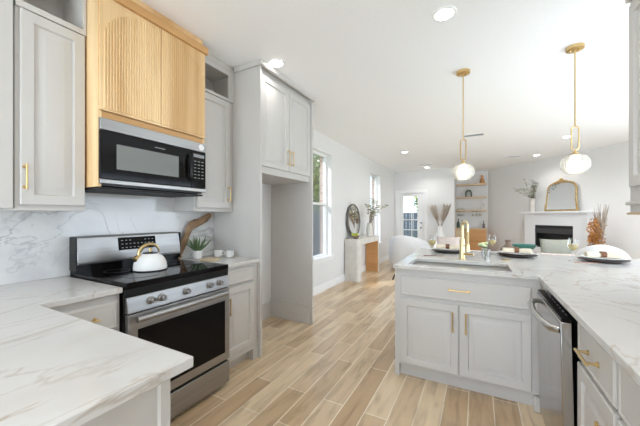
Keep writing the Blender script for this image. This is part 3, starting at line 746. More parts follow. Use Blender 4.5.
def mug(x, y, rot, lb):
    t = thing('mug', lb, 'mug', (x, y, CT1 + .0005), 'white mugs beside the range')
    M = MB(); M.lathe((x, y, CT1 + .0005), [(.024, 0), (.034, .004), (.040, .03), (.041, .060), (.038, .060), (.036, .03), (.03, .008), (.012, .006)], 24); M.build('body', W['white'], t)
    M = MB(); c = Vector((x, y, CT1 + .033)); dv = Vector((math.cos(rot), math.sin(rot), 0))
    M.tube([c + dv * .036 + Vector((0, 0, .017)), c + dv * .055 + Vector((0, 0, .014)), c + dv * .060, c + dv * .054 - Vector((0, 0, .014)), c + dv * .036 - Vector((0, 0, .016))], .0045, 8); M.build('handle', W['white'], t)
mug(-2.20, 2.025, .75, 'white mug nearer the potted aloe')
mug(-2.075, 2.050, -.2, 'white mug nearer the tall fridge panel')

# ------------------------------------------------------------------ peninsula with sink and right run
YF = 2.41      # carcass face of the sink cabinet
t = thing('base_cabinet', 'greige sink base with two doors under a false drawer', 'cabinet', (-.1, 2.7, 0))
carcass(-.564, YF, .11, .372, YF + .02, CT0 - .001, t, 'face_frame')
M = MB(); gridslab(M, [-.564, -.546, .354, .372], [YF + .0205, 3.03, 3.05], lambda x, y: y > 3.03 or not (-.546 < x < .354), .11, CT0 - .001); M.build('carcass', W['cab'], t)
MB().box(-.546, YF + .021, .111, .354, 3.029, .13).build('floor_board', W['cabin'], t)
MB().box(-.564, YF + .055, .001, .372, YF + .075, .109).build('toe_kick', W['cab'], t)
MB().box(-.60, YF + .015, .001, -.5645, 3.05, CT0 - .001).build('end_panel', W['cab'], t, .002)
MB().box(-.60, 3.051, .001, 1.0, 3.11, CT0 - .001).build('bar_panel', W['cab'], t)
f = front('drawer', 'Y-', -.549, .318, .672, .828, YF - .0005, t, name='false_drawer'); pull('Y-', YF - .021, -.118, .756, .15, False, f)
f = front('door', 'Y-', -.549, -.125, .128, .645, YF - .0005, t); pull('Y-', YF - .021, -.163, .52, .15, True, f)
f = front('door', 'Y-', -.113, .318, .128, .645, YF - .0005, t); pull('Y-', YF - .021, -.075, .52, .15, True, f)
M = MB(); M.tube([(-.605, 2.62, .795), (-.625, 2.62, .797), (-.648, 2.62, .785), (-.662, 2.62, .755), (-.668, 2.62, .735)], .006, 8); M.lathe((-.6015, 2.62, .795), [(.014, -.006), (.014, .0)], 12, 'X')
lab(M.build('hook', W['blackmatte'], t), 'small curved black hook on the end panel')

SX0, SX1, SY0, SY1 = -.50, .215, 2.46, 2.85
M = MB()
gridslab(M, [-.60, SX0, SX1, .35, .999, 2.0], [-1.2, 2.0285, 2.1525, 2.365, SY0, SY1, 3.72],
         lambda x, y: (x > .35 or y > 2.365) and not (SX0 < x < SX1 and SY0 < y < SY1) and not (x > .999 and y < 2.1525), CT0, CT1)
tag(M.build('countertop', W['quartz'], None, .003), 'large white veined stone counter with the undermount sink', 'countertop')
t = thing('sink', 'stainless undermount sink set in the peninsula counter', 'sink', ((SX0 + SX1) / 2, (SY0 + SY1) / 2, .66))
M = MB()
rr = lambda i, z: [(SX0 - .012 + i, SY0 - .012 + i, z), (SX1 + .012 - i, SY0 - .012 + i, z), (SX1 + .012 - i, SY1 + .012 - i, z), (SX0 - .012 + i, SY1 + .012 - i, z)]
M.rings([rr(.006, CT0 - .0015), rr(.006, .69), rr(.03, .67), rr(.045, .675), rr(.02, .70), rr(.012, CT0 - .0015)], True, False)
M.build('basin', W['sinksteel'], t, .004, 3)
M = MB(); M.lathe((-.14, 2.68, .6755), [(.04, 0), (.042, .004), (.02, .003)], 20); M.build('drain', W['chrome'], t)
# faucet
fx, fy = -.122, 2.945
t = thing('faucet', 'tall brass spring pull-down faucet behind the sink', 'faucet', (fx, fy, CT1))
M = MB(); M.lathe((fx, fy, CT1 + .0005), [(.030, 0), (.030, .012), (.024, .018), (.0215, .05), (.0215, .175), (.018, .185), (.016, .19)], 20); M.build('body', W['brasslight'], t)
M = MB(); dirx = Vector((.62, -.78, 0))
base = Vector((fx, fy, CT1 + .185)); R = .036
pts = [base, base + Vector((0, 0, .06)), base + Vector((0, 0, .12))]
for a in range(1, 13):
    th = PI * a / 12; pts.append(base + Vector((0, 0, .12)) + dirx * (R - R * math.cos(th)) + Vector((0, 0, R * math.sin(th))))
end = pts[-1]; pts += [end - Vector((0, 0, .05))]
M.tube(pts, .0115, 12); M.build('neck', W['brasslight'], t)
M = MB(); hp = []
L0 = end; turns = 14
for i in range(turns * 10):
    a = 2 * PI * i / 10; z = -.05 - .115 * i / (turns * 10)
    hp.append(L0 + Vector((.0115 * math.cos(a), .0115 * math.sin(a), z)))
M.tube(hp, .0035, 5); M.tube([L0 + Vector((0, 0, -.05)), L0 + Vector((0, 0, -.165))], .009, 10); M.build('spring', W['brasslight'], t)
M = MB(); M.tube([L0 + Vector((0, 0, -.16)), L0 + Vector((0, 0, -.175)), L0 + Vector((0, 0, -.225))], [.013, .017, .019], 12); M.build('spray_head', W['brasslight'], t)
M = MB(); M.tube([(fx + .018, fy - .01, CT1 + .052), (fx + .05, fy - .03, CT1 + .052), (fx + .09, fy - .05, CT1 + .056)], [.011, .010, .008], 10); M.build('lever', W['brass'], t)
MB().tube([(fx, fy, CT1 + .13), Vector((fx, fy, CT1 + .13)) + dirx * .065], .006, 8).build('docking_arm', W['brasslight'], t)
M = MB(); M.lathe((.075, 3.02, CT1 + .0005), [(.024, 0), (.024, .006), (.018, .010), (.018, .018), (.012, .020)], 18)
tag(M.build('sink_button', W['chrome']), 'small chrome disposal button behind the sink, right of the faucet', 'button')

# dishwasher, slightly ajar
t = thing('dishwasher', 'stainless dishwasher with bowed handle, door slightly open', 'dishwasher', (.69, 1.95, 0))
dy0, dy1 = 1.645, 2.238
MB().box(.395, dy0, .11, .98, dy1, CT0 - .004).build('tub', W['blackmatte'], t)
MB().box(.44, dy0, .001, .97, dy1, .109).build('toe_kick', W['blackmatte'], t)
def dwp(x, y, z): return Vector((.372 - x - max(0, (z - .115)) * .022, y, z))     # on the tilted door
M = MB(); M.rings([[dwp(-.008, dy0 + .004, z), dwp(-.008, dy1 - .004, z), dwp(.034, dy1 - .004, z), dwp(.034, dy0 + .004, z)] for z in (.115, .835)])
dr = M.build('door', W['steelv'], t, .004)
M = MB(); M.rings([[dwp(-.008, dy0 + .004, z), dwp(-.008, dy1 - .004, z), dwp(.030, dy1 - .004, z), dwp(.030, dy0 + .004, z)] for z in (.8355, .852)])
cp = M.build('control_strip', W['blackglass'], dr, .002)
for k in range(9): MB().box(.355, dy0 + .06 + k * .055, .8525, .360, dy0 + .085 + k * .055, .8535).build('button', W['display'], cp)
M = MB(); z = .79
M.tube([dwp(.03, dy0 + .03, z), dwp(.06, dy0 + .05, z), dwp(.082, dy0 + .14, z), dwp(.092, (dy0 + dy1) / 2, z), dwp(.082, dy1 - .14, z), dwp(.06, dy1 - .05, z), dwp(.03, dy1 - .03, z)], [.014, .016, .017, .017, .017, .016, .014], 10)
M.build('handle', W['chrome'], dr)
# stile in the inner corner
XR = .397
def base_right(y0, y1, lb, drawers=1):
    t = thing('base_cabinet', lb, 'cabinet', (.69, (y0 + y1) / 2, 0))
    carcass(XR, y0, .11, .998, y1, CT0 - .001, t)
    MB().box(XR + .06, y0, .001, .998, y1, .109).build('toe_kick', W['cab'], t)
    f = front('drawer', 'X-', y0 + .012, y1 - .012, .70, .858, XR - .0005, t); pull('X-', XR - .021, (y0 + y1) / 2, .775, .135, False, f, r=.006, stand=.034)
    f = front('door', 'X-', y0 + .012, y1 - .012, .13, .682, XR - .0005, t); pull('X-', XR - .021, y0 + .05, .55, .15, True, f)
base_right(1.235, 1.640, 'greige drawer and door cabinet nearest the dishwasher')
base_right(.62, 1.233, 'wider greige drawer cabinet at the lower right corner')
base_right(.0, .618, 'greige cabinet at the near end of the right counter, past the wider drawer cabinet')
t = thing('corner_filler', 'greige corner post between the sink doors and the dishwasher', 'cabinet', (.37, 2.33, 0))
MB().box(.3735, dy1 + .004, .001, .42, YF + .019, CT0 - .001).build('post', W['cab'], t, .002)
MB().box(.33, YF - .02, .001, .373, YF + .0, .105).build('foot', W['cab'], t, .01)
t = thing('upper_cabinet', 'white upper cabinet cut off by the right edge of the photo', 'cabinet', (.84, 1.4, 1.325))
carcass(.692, .8, 1.325, .998, 2.083, H - .001, t)
f = front('door', 'X-', 1.46, 2.040, 1.45, 2.36, .6915, t); f = front('door', 'X-', .86, 1.45, 1.45, 2.36, .6915, t)
MB().box(.672, .8, 1.36, .6915, 2.083, 1.378).build('light_rail', W['cab'], t, .004)
MB().box(.672, .8, 2.40, .6915, 2.083, 2.43).build('rail', W['cab'], t, .004)
M = MB(); M.tube([(.70, 2.085 + .0, 1.318), (.675, 2.055, 1.3165), (.66, 2.01, 1.3165), (.655, 1.9, 1.3165), (.655, 1.5, 1.3165)], .006, 8); M.tube([(.70, 2.085, 1.318), (.70, 2.085, 1.3245)], .009, 8)
lab(M.build('brass_rail', W['brass'], t), 'bent brass rail under the cabinet')

# ------------------------------------------------------------------ place settings on the bar
def setting(x, y, rot, where):
    z = CT1 + .0005
    M = MB(); M.lathe((x, y, z), [(.095, 0), (.10, .002), (.150, .012), (.168, .018), (.168, .022), (.150, .017), (.10, .007), (.02, .006)], 40)
    tag(M.build('charger_plate', W['charger']), 'dark walnut charger ' + where, 'plate', 'dark chargers on the bar')
    M = MB(); M.lathe((x, y, z + .0235), [(.07, -.0), (.11, .004), (.150, .014), (.150, .0165), (.11, .007), (.02, .005)], 40)
    tag(M.build('dinner_plate', W['white']), 'white dinner plate ' + where, 'plate', 'white plates on the bar')
    c, s_ = math.cos(rot), math.sin(rot)
    def loc(a, b, h): return (x + a * c - b * s_, y + a * s_ + b * c, z + .0405 + h)
    M = MB()
    prof = [(-.044, 0), (.044, 0), (.047, .018), (.036, .036), (0, .040), (-.036, .036), (-.047, .018)]
    rs = []
    for a, k in ((-.115, 1.05), (-.05, .95), (-.02, .52), (.02, .52), (.05, .95), (.115, 1.05)):
        rs.append([loc(a, b * k, h * (1 if abs(a) > .03 else .82)+(0 if abs(a) > .03 else .003)) for b, h in prof])
    M.rings(rs); tag(M.build('napkin', W['napkin'], None, .002), 'folded cream napkin ' + where, 'napkin', 'cream napkins on the plates')
    M = MB()
    prof2 = [(.036 * math.cos(q), .021 + .0265 * math.sin(q)) for q in [2 * PI * k / 20 for k in range(20)]]
    prof1 = [(b * .86, .021 + (h - .021) * .86) for b, h in prof2]
    M.rings([[loc(-.018, b, h) for b, h in prof2], [loc(.018, b, h) for b, h in prof2], [loc(.018, b, h) for b, h in prof1], [loc(-.018, b, h) for b, h in prof1]], closed=True)
    tag(M.build('napkin_ring', W['leather']), 'brown leather napkin ring ' + where, 'napkin ring', 'leather napkin rings')
setting(-.285, 3.47, .0, 'at the left place, left of the faucet')
setting(.335, 3.42, .0, 'at the middle place, in front of the brown vase')
setting(.950, 3.37, .0, 'at the right place, in front of the white armchair')

def wineglass(x, y, lb, wine=True, h=.20):
    z = CT1 + .0005
    t = thing('wine_glass', lb, 'glass', (x, y, z), 'wine glasses on the bar')
    M = MB(); M.lathe((x, y, z), [(.033, 0), (.033, .002), (.006, .006), (.004, .012), (.004, .085), (.010, .092), (.030, .108), (.038, .130), (.036, .165), (.030, h)], 24, cap1=False); M.build('bowl', W['glass'], t)
    if wine:
        M = MB(); M.lathe((x, y, z), [(.006, .094), (.027, .109), (.0345, .130), (.034, .145)], 20); M.build('wine', W['wine'], t)
wineglass(-.405, 3.16, 'wine glass at the far left of the bar, left of the left charger')
wineglass(.135, 3.50, 'wine glass between the flower glass and the brown vase')
wineglass(.735, 3.30, 'wine glass standing left of the right charger')
x, y = .07, 3.16
t = thing('flower_glass', 'short glass of pale green and cream flowers right of the faucet', 'flowers', (x, y, CT1))
M = MB(); M.lathe((x, y, CT1 + .0005), [(.028, 0), (.034, .003), (.038, .06), (.040, .085), (.037, .085), (.035, .06), (.031, .007)], 24); M.build('tumbler', W['glass'], t)
random.seed(11); M = MB(); M2 = MB()
for i in range(11):
    a = i * 2.4; r = .012 + .028 * (i % 5) / 5; px, py, pz = x - .015 + r * math.cos(a), y + r * math.sin(a), CT1 + .105 + .03 * ((i * 3) % 5) / 5
    M2.tube([(x, y, CT1 + .012), (px, py, pz)], .0022, 5)
    if i % 3 != 2:
        M.ball((px, py, pz + .008), .017, .017, .013, 10, 6)
    for k in range(5):
        b = k * 1.26 + a
        M2.leaf((px, py, pz - .01), (math.cos(b), math.sin(b), .2), (0, 0, 1), .034, .018)
M.build('blossoms', W['petal'], t); M2.build('leaves', W['sagegreen'], t)
M = MB(); M.lathe((.285, 3.645, CT1 + .0005), [(.05, 0), (.072, .006), (.078, .03), (.066, .06), (.035, .085), (.025, .10), (.025, .125), (.036, .14), (.032, .14), (.021, .122)], 28)
tag(M.build('vase', W['brownvase']), 'squat taupe vase with narrow neck behind the middle charger', 'vase')
M = MB(); M.lathe((.225, 3.11, CT1 + .0005), [(.034, 0), (.036, .003), (.036, .006), (.024, .007)], 20); tag(M.build('coaster', W['brass']), 'small round brass coaster in front of the middle charger', 'coaster')
def cutlery(x, y, r, lb, kind):
    M = MB(); z = CT1 + .004
    c, s_ = math.cos(r), math.sin(r)
    pt = lambda a, b: (x + a * c - b * s_, y + a * s_ + b * c, z)
    M.tube([pt(-.09, 0), pt(-.02, 0), pt(.03, 0)], [.004, .003, .0025], 6)
    w = .008 if kind == 'knife' else .014
    rs = [[(*pt(.03 + q, s2 * w * f)[:2], z + h) for s2, h in ((-1, -.002), (1, -.002), (1, .001), (-1, .001))] for q, f in ((0, .3), (.02, 1), (.05, 1), (.07, .2))]
    M.rings(rs); tag(M.build(kind, W['copper']), lb, 'cutlery', 'copper cutlery on the bar')
cutlery(.80, 3.21, .35, 'copper knife lying beside the right place setting', 'knife')
cutlery(-.385, 3.06, .35, 'copper spoon lying beside the left place setting', 'spoon')

# ------------------------------------------------------------------ lamps and ceiling fittings
def pendant(x, y, lb):
    zg = 1.745
    t = thing('pendant_lamp', lb, 'lamp', (x, y, zg - .09), 'brass pendants over the bar')
    M = MB(); M.lathe((x, y, 0), [(.05, H - .03), (.062, H - .026), (.064, H - .006), (.064, H - .0005)], 28); cn = M.build('canopy', W['brass'], t)
    for sg in (-1, 1):
        M = MB(); M.lathe((x + sg * .032, y, 0), [(.007, H - .042), (.010, H - .038), (.010, H - .029)], 12); M.build('screw_cap', W['brass'], cn)
    zt, zb = 2.075, 1.865
    M = MB(); M.tube([(x, y, H - .031), (x, y, zt - .005)], .0055, 10); M.lathe((x, y, 0), [(.009, H - .05), (.011, H - .031)], 12); M.build('rod', W['brass'], t)
    M = MB(); r = .024; pts = []
    for a in range(13): th = PI * a / 12; pts.append((x + r * math.cos(th), y, zt - r - .008 + r * math.sin(th)))
    for a in range(13): th = PI + PI * a / 12; pts.append((x + r * math.cos(th), y, zb + r + r * math.sin(th)))
    M.tube(pts, .0055, 8, True); M.build('link', W['brass'], t)
    M = MB(); M.lathe((x, y, 0), [(.022, zg + .0795), (.026, zg + .086), (.020, zg + .098), (.010, zg + .104), (.007, zg + .122)], 18); M.build('cap', W['brass'], t)
    prof = [(.022, .080), (.048, .077), (.076, .062), (.094, .034), (.099, .0), (.094, -.034), (.076, -.062), (.050, -.078), (.040, -.081)]
    M = MB(); M.lathe((x, y, zg), prof, 144, cap0=False, cap1=False, rib=.024, ribs=30); M.build('globe', W['globe'], t)
    M = MB(); M.ball((x, y, zg + .01), .032, .032, .040, 14, 9); M.lathe((x, y, zg), [(.012, .047), (.014, .06), (.014, .086)], 12); M.build('bulb', W['bulb'], t)
    lamp('pendant_light', 'POINT', (x, y, zg - .01), 0.4, (1.0, 0.90, 0.74), shadow_soft_size=.05)
pendant(-.125, 3.23, 'brass pendant with ribbed glass globe, the one near the faucet')
pendant(.728, 3.21, 'brass pendant with ribbed glass globe, the one nearer the right cabinet')

CANS = [(-1.662, 2.225, 'glowing recessed light by the fridge surround crown'),
        (-.209, 2.25, 'glowing recessed light nearest the camera, left of the pendants'),
        (-1.43, 6.66, 'small recessed light over the console, left side of the living room'),
        (-1.30, 9.05, 'tiny recessed light in front of the patio door'),
        (1.22, 8.45, 'recessed light just above the fireplace mirror'),
        (1.42, 6.75, 'recessed light seen beside the right pendant link'),
        (-1.0, .3, 'added unseen recessed light above the left foreground counter'), (.05, .95, 'added unseen recessed light above the gap between the counters')]  # last two cans are out of view, added to brighten the near kitchen
for i, (x, y, lb) in enumerate(CANS):
    t = thing('recessed_light', lb, 'light', (x, y, H - .008), 'recessed ceiling lights')
    M = MB(); M.lathe((x, y, H), [(.062, -.004), (.065, -.007), (.078, -.006), (.082, -.0005)], 32, cap0=False, cap1=False); M.build('trim_ring', W['cantrim'], t)
    M = MB(); M.lathe((x, y, H), [(.0615, -.0055), (.0615, -.001)], 28); M.build('diffuser', W['can'], t)
    lamp('can_light', 'SPOT', (x, y, H - .02), ((30 if y > 8 else 72) if x > 0 else 22) if y > 4 else (5 if x < -1.5 else (22 if x > 0 else 10)), (1.0, 0.98, 0.96), (0, 0, -1), spot_size=math.radians(150), spot_blend=.8, shadow_soft_size=.06)
def vent(x, y, w, d, lb):
    t = thing('ceiling_vent', lb, 'vent', (x, y, H - .01), 'ceiling vents')
    M = MB(); gridslab(M, [x - w / 2, x - w / 2 + .02, x + w / 2 - .02, x + w / 2], [y - d / 2, y - d / 2 + .02, y + d / 2 - .02, y + d / 2], lambda a, b: not (abs(a - x) < w / 2 - .02 and abs(b - y) < d / 2 - .02), H - .009, H - .0005)
    M.build('frame', W['trim'], t)
    M = MB(); M.box(x - w / 2 + .021, y - d / 2 + .021, H - .003, x + w / 2 - .021, y + d / 2 - .021, H - .0008); M.build('backing', W['display'], t)
    n = int((d - .05) / .022)
    for k in range(n):
        yy = y - d / 2 + .026 + k * .022
        MB().prism([(x - w / 2 + .022, yy, H - .008), (x - w / 2 + .022, yy + .010, H - .0035), (x - w / 2 + .022, yy + .012, H - .0035), (x - w / 2 + .022, yy + .003, H - .008)], (w - .044, 0, 0)).build('slat', W['trim'], t)
vent(-.07, 5.84, .36, .16, 'white ceiling vent beside the left pendant rod')
vent(.73, 8.35, .36, .16, 'white ceiling vent between the two pendants, farther back')
vent(-1.28, 8.55, .36, .16, 'white ceiling vent above the patio door end of the room')

# ------------------------------------------------------------------ console table against the left wall
t = thing('console_table', 'pale stone waterfall console under the round mirror', 'table', (-2.21, 6.1, 0))
c0, c1 = 5.45, 6.80; xa, xb = XW + .02, -2.06
def leg_prof(z0, z1, ya, yb): 
    return None
M = MB(); r = .07
pl = [(xa, c0, 0.001)]
out = [(xa, c0)]
for a in range(7): th = PI / 2 * a / 6; out.append((xb - r + r * math.sin(th), c0 + r - r * math.cos(th)))
out += [(xb, c0 + .16), (xa, c0 + .16)]
M.prism([(px, py, .001) for px, py in out], (0, 0, .73)); M.build('leg', W['stone'], t, .003)
M = MB(); M.box(xa, c1 - .07, .001, xb, c1, .731); M.build('leg', W['stone'], t, .003)
M = MB(); M.box(xa, c1 - .082, .002, xb - .004, c1 - .0705, .7305); lab(M.build('liner', W['caramel'], t), 'warm brown wooden inner face')
out2 = out[:-2] + [(xb, c1), (xa, c1)]
M = MB(); M.prism([(px, py, .7315) for px, py in out2], (0, 0, .12)); M.build('top', W['stone'], t, .004)
ct = .852
# round mirror leaning on the wall
my, mz, mr = 5.86, ct + .368, .335
t = thing('round_mirror', 'round mirror in a dark frame standing on the console', 'mirror', (XW + .04, my, ct))
lean = lambda z: XW + .038 + (1.22 + .36 - z) * .05
M = MB(); M.tube([(lean(mz + mr * math.sin(2 * PI * k / 48)), my + mr * math.cos(2 * PI * k / 48), mz + mr * math.sin(2 * PI * k / 48)) for k in range(48)], .019, 10, True); M.build('frame', W['darkframe'], t)
M = MB(); M.rings([[(lean(mz + (mr - .01) * math.sin(2 * PI * k / 40)) + o, my + (mr - .01) * math.cos(2 * PI * k / 40), mz + (mr - .01) * math.sin(2 * PI * k / 40)) for k in range(40)] for o in (-.006, .004)]); M.build('glass', W['mirror'], t)
# bowl with chartreuse flowers
x, y = -2.17, 5.56
t = thing('flower_bowl', 'small brown bowl of chartreuse flowers on the console', 'flowers', (x, y, ct))
M = MB(); M.lathe((x, y, ct + .0005), [(.04, 0), (.05, .004), (.075, .045), (.078, .06), (.072, .06), (.06, .03), (.03, .012)], 24); M.build('bowl', W['brownvase'], t)
random.seed(3); M = MB()
for i in range(26):
    a = random.uniform(0, 2 * PI); r = random.uniform(0, .07)
    M.ball((x + r * math.cos(a) - .02, y + r * math.sin(a), ct + .055 + random.uniform(0, .05)), .019, .019, .016, 8, 5)
M.build('blossoms', W['leafy'], t)
# slender vase of branches
x, y = -2.17, 6.42
t = thing('branch_vase', 'tall pale vase of leafy branches on the console by the far window', 'vase', (x, y, ct))
M = MB(); M.lathe((x, y, ct + .0005), [(.055, 0), (.07, .006), (.075, .12), (.066, .22), (.05, .27), (.055, .30), (.050, .30), (.045, .27)], 24); M.build('vase', W['stone'], t)
random.seed(21); M = MB(); M2 = MB()
for (dx, dy, dz) in ((.22, .05, .50), (.10, .25, .62), (.02, -.18, .52), (.16, -.1, .36), (.34, .40, .52), (.05, .10, .66)):
    b0 = Vector((x, y, ct + .20)); p1 = b0 + Vector((dx * .2, dy * .2, dz * .5)); p2 = b0 + Vector((dx * .6, dy * .6, dz * .85)); p3 = b0 + Vector((dx, dy, dz))
    M.tube([b0, p1, p2, p3], [.004, .0035, .003, .0015], 5)
    for i in range(14):
        q = i / 14; pp = p1.lerp(p2, q * 2) if q < .5 else p2.lerp(p3, q * 2 - 1)
        a = i * 2.2
        M2.leaf(pp, (math.cos(a), math.sin(a), .3), (math.sin(a), .4, 1), .085, .055)
M.build('branches', W['stem'], t); M2.build('leaves', W['olive'], t)

# ------------------------------------------------------------------ living room seats
def barrel(x, y, rot, h, lb, R=.42):
    t = thing('barrel_chair', lb, 'armchair', (x, y, 0), 'white barrel armchairs')
    M = MB(); rs = []
    n = 36
    for i in range(n + 1):
        q = -1 + 2 * i / n; th = rot + q * 2.25
        top = h - .30 * abs(q) ** 1.6
        d = Vector((math.cos(th), math.sin(th), 0)); c = Vector((x, y, 0))
        ro, ri = R, R - .05 - .1 * min(1, R / .45)
        e = .05
        ring = [(ri, .08), (ro - .03, .06), (ro, .12), (ro + .01, top * .6), (ro - .005, top - .10), (ro - .035, top - .03), (ro - .075, top), (ro - .115, top - .03), (ri + .01, top - .09), (ri, top * .6)]
        rs.append([c + d * a + Vector((0, 0, b)) for a, b in ring])
    M.rings(rs); M.build('shell', W['fabric'], t, 0, sub=1, angle=180)
    M = MB(); M.lathe((x, y, 0), [(R - .19, .12), (R - .165, .14), (R - .160, .40), (R - .19, .455), (R - .25, .47)], 28); M.build('seat', W['fabric'], t, angle=180)
    M = MB(); M.lathe((x, y, 0), [(R - .12, .001), (R - .10, .005), (R - .10, .059), (R - .12, .0595)], 24); M.build('base', W['trim'], t)
barrel(-1.50, 7.55, -1.75, .86, 'white rounded armchair in front of the patio door', .50)
barrel(1.60, 5.72, -1.85, .92, 'white rounded armchair behind the right place setting', .32)

def softbox(M, x0, y0, z0, x1, y1, z1): return M.box(x0, y0, z0, x1, y1, z1)
def cushion(center, w, h, th, rotz, tilt, m, name, lb, cat='cushion'):
    M = MB(); n = 12; V = [[None] * (n + 1) for _ in range(n + 1)]
    R = Matrix.Rotation(rotz, 4, 'Z') @ Matrix.Rotation(tilt, 4, 'X')
    def pt(i, j, sg):
        u, v = -1 + 2 * i / n, -1 + 2 * j / n
        b = max(0, (1 - u ** 2) * (1 - v ** 2)) ** .45
        pin = 1 - .07 * (1 - abs(u)) * (1 if abs(v) == 1 else 0) 
        px, pz = u * w / 2 * (1 - .06 * (1 - v * v)) , v * h / 2 * (1 - .06 * (1 - u * u))
        return Vector(center) + (R @ Vector((px, sg * th / 2 * b, pz)))
    edge = {}
    fr = [[M.bm.verts.new(pt(i, j, 1)) for j in range(n + 1)] for i in range(n + 1)]
    bk = [[fr[i][j] if i in (0, n) or j in (0, n) else M.bm.verts.new(pt(i, j, -1)) for j in range(n + 1)] for i in range(n + 1)]
    for i in range(n):
        for j in range(n):
            M.bm.faces.new((fr[i][j], fr[i + 1][j], fr[i + 1][j + 1], fr[i][j + 1]))
            M.bm.faces.new((bk[i][j], bk[i][j + 1], bk[i + 1][j + 1], bk[i + 1][j]))
    return tag(M.build(name, m, angle=180), lb, cat)
# low white sofa facing the fireplace, seen from behind
sx0, sx1, sy = .55, 1.25, 5.55
t = thing('sofa', 'low white sofa behind the bar, in front of the fireplace', 'sofa', (.0, 6.3, 0))
s0, s1, ya, yb = -.98, 1.74, 6.40, 7.25
MB().box(s0, ya, .10, s1, yb, .28).build('base', W['fabric'], t, .03, 4)
MB().box(s0, ya, .285, s1, ya + .20, .63).build('backrest', W['fabric'], t, .05, 4)
for (a, b) in ((s0 + .16, .378), (.382, s1 - .16)): MB().box(a, ya + .205, .285, b, yb - .01, .45).build('seat_cushion', W['fabric'], t, .04, 4)
for (a, b) in ((s0, s0 + .155), (s1 - .155, s1)): MB().box(a, ya + .205, .285, b, yb, .56).build('armrest', W['fabric'], t, .04, 4)
for x in (s0 + .08, s1 - .08):
    for y in (ya + .08, yb - .08): MB().box(x - .025, y - .025, .001, x + .025, y + .025, .099).build('leg', W['caramel'], t)
cushion((1.25, ya + .30, .675), .48, .44, .14, .12, -.16, W['sage'], 'cushion', 'sage green cushion on the sofa below the fireplace')
cushion((-.54, ya + .30, .67), .48, .42, .16, -.1, -.16, W['pink'], 'cushion', 'blush pink cushion at the left end of the sofa')
M = MB(); gridslab(M, [.98, 1.40, 1.70], [ya - .012, ya + .10, ya + .212], lambda x, y: True, .632, .642)
M.box(.98, ya - .012, .36, 1.70, ya - .003, .6318)
tag(M.build('throw_blanket', W['pink'], None, .003), 'blush throw draped over the sofa back under the sage cushion', 'blanket')

# coffee table with teal bowl
t = thing('side_table', 'round pale side table carrying the teal bowl', 'table', (.92, 8.0, 0))
M = MB(); M.lathe((.92, 8.0, 0), [(.25, .46), (.27, .465), (.27, .49), (.25, .495)], 36); M.build('top', W['shelf'], t)
M = MB(); M.lathe((.92, 8.0, 0), [(.17, .001), (.17, .02), (.045, .04), (.04, .44), (.08, .4595)], 24); M.build('pedestal', W['shelf'], t)
M = MB(); M.lathe((.92, 8.0, .496), [(.07, 0), (.09, .01), (.18, .10), (.225, .17), (.215, .172), (.16, .10), (.07, .025)], 36, sx=1.1)
tag(M.build('bowl', W['teal']), 'teal flared bowl seen behind the taupe vase', 'bowl')

# ------------------------------------------------------------------ corner fireplace on the diagonal wall
fc = DA.lerp(DB, 0.0) + DD * ((Vector((1.60, 8.92, 0)) - DA).dot(DD) + .20)
def fp(a, n, z): return fc + DD * a + DN * n + Vector((0, 0, z))
def fbox(M, a0, a1, n0, n1, z0, z1):
    M.prism([fp(a0, n0, z0), fp(a1, n0, z0), fp(a1, n1, z0), fp(a0, n1, z0)], (0, 0, z1 - z0)); return M
t = thing('fireplace', 'white mantel fireplace with black firebox on the angled wall', 'fireplace', tuple(fp(0, .15, 0)))
M = MB(); fbox(M, -.76, -.47, .002, .22, .001, 1.36); M.build('pilaster', W['whitepaint'], t, .004)
M = MB(); fbox(M, .47, .76, .002, .22, .001, 1.36); M.build('pilaster', W['whitepaint'], t, .004)
M = MB(); fbox(M, -.4695, .4695, .002, .22, 1.09, 1.36); M.build('frieze', W['whitepaint'], t, .004)
M = MB(); fbox(M, -.4695, .4695, .002, .20, .001, .55); M.build('hearth_panel', W['whitepaint'], t, .004)
M = MB(); fbox(M, -.80, .80, .002, .27, 1.3605, 1.385); fbox(M, -.84, .84, .002, .31, 1.3855, 1.42); M.build('mantel_shelf', W['whitepaint'], t, .004)
M = MB(); fbox(M, -.4694, .4694, .003, .02, .551, 1.089); fbox(M, -.4694, -.44, .021, .20, .551, 1.089); fbox(M, .44, .4694, .021, .20, .551, 1.089); fbox(M, -.44, .44, .021, .20, 1.03, 1.089); fbox(M, -.44, .44, .021, .20, .551, .565)
fbx = M.build('firebox', W['blackmatte'], t)
M = MB()
for k in range(5): M.tube([fp(-.3 + k * .15, .06, .60), fp(-.3 + k * .15, .17, .60)], .012, 8)
M.tube([fp(-.36, .08, .60), fp(.36, .08, .60)], .012, 8); M.tube([fp(-.36, .15, .60), fp(.36, .15, .60)], .012, 8); M.build('grate', W['ring'], fbx)
M = MB(); fbox(M, -.4694, .4694, .2005, .206, .9, 1.02); M.build('valance', W['ring'], fbx)
# gilded mirror on the mantel
t = thing('mantel_mirror', 'gilded arched mirror with crested top standing on the mantel', 'mirror', tuple(fp(.1, .08, 1.42)))
mc, mw, mb, ms = .07, .365, 1.4205, 2.03
pts = [fp(mc - mw, .075, mb + .03), fp(mc - mw + .01, .07, mb + .3)]
arc = []
for a in range(17):
    th = PI - PI * a / 16
    arc.append(fp(mc + (mw - .03) * (abs(math.cos(th)) ** .6) * (1 if math.cos(th) > 0 else -1), .05, ms - .12 + .19 * (max(0, math.sin(th)) ** .8)))
path = [fp(mc - mw - .01, .075, mb + .022), fp(mc - mw + .015, .07, mb + .25)] + arc + [fp(mc + mw - .015, .07, mb + .25), fp(mc + mw + .01, .075, mb + .022)]
M = MB(); M.tube(path, .021, 8); M.tube([path[0], path[-1]], .022, 8); M.build('frame', W['gold'], t)
M = MB(); M.rings([[q + DN * o for q in path] for o in (-.006, .004)]); M.build('glass', W['mirror'], t)
M = MB()
tz = ms + .085
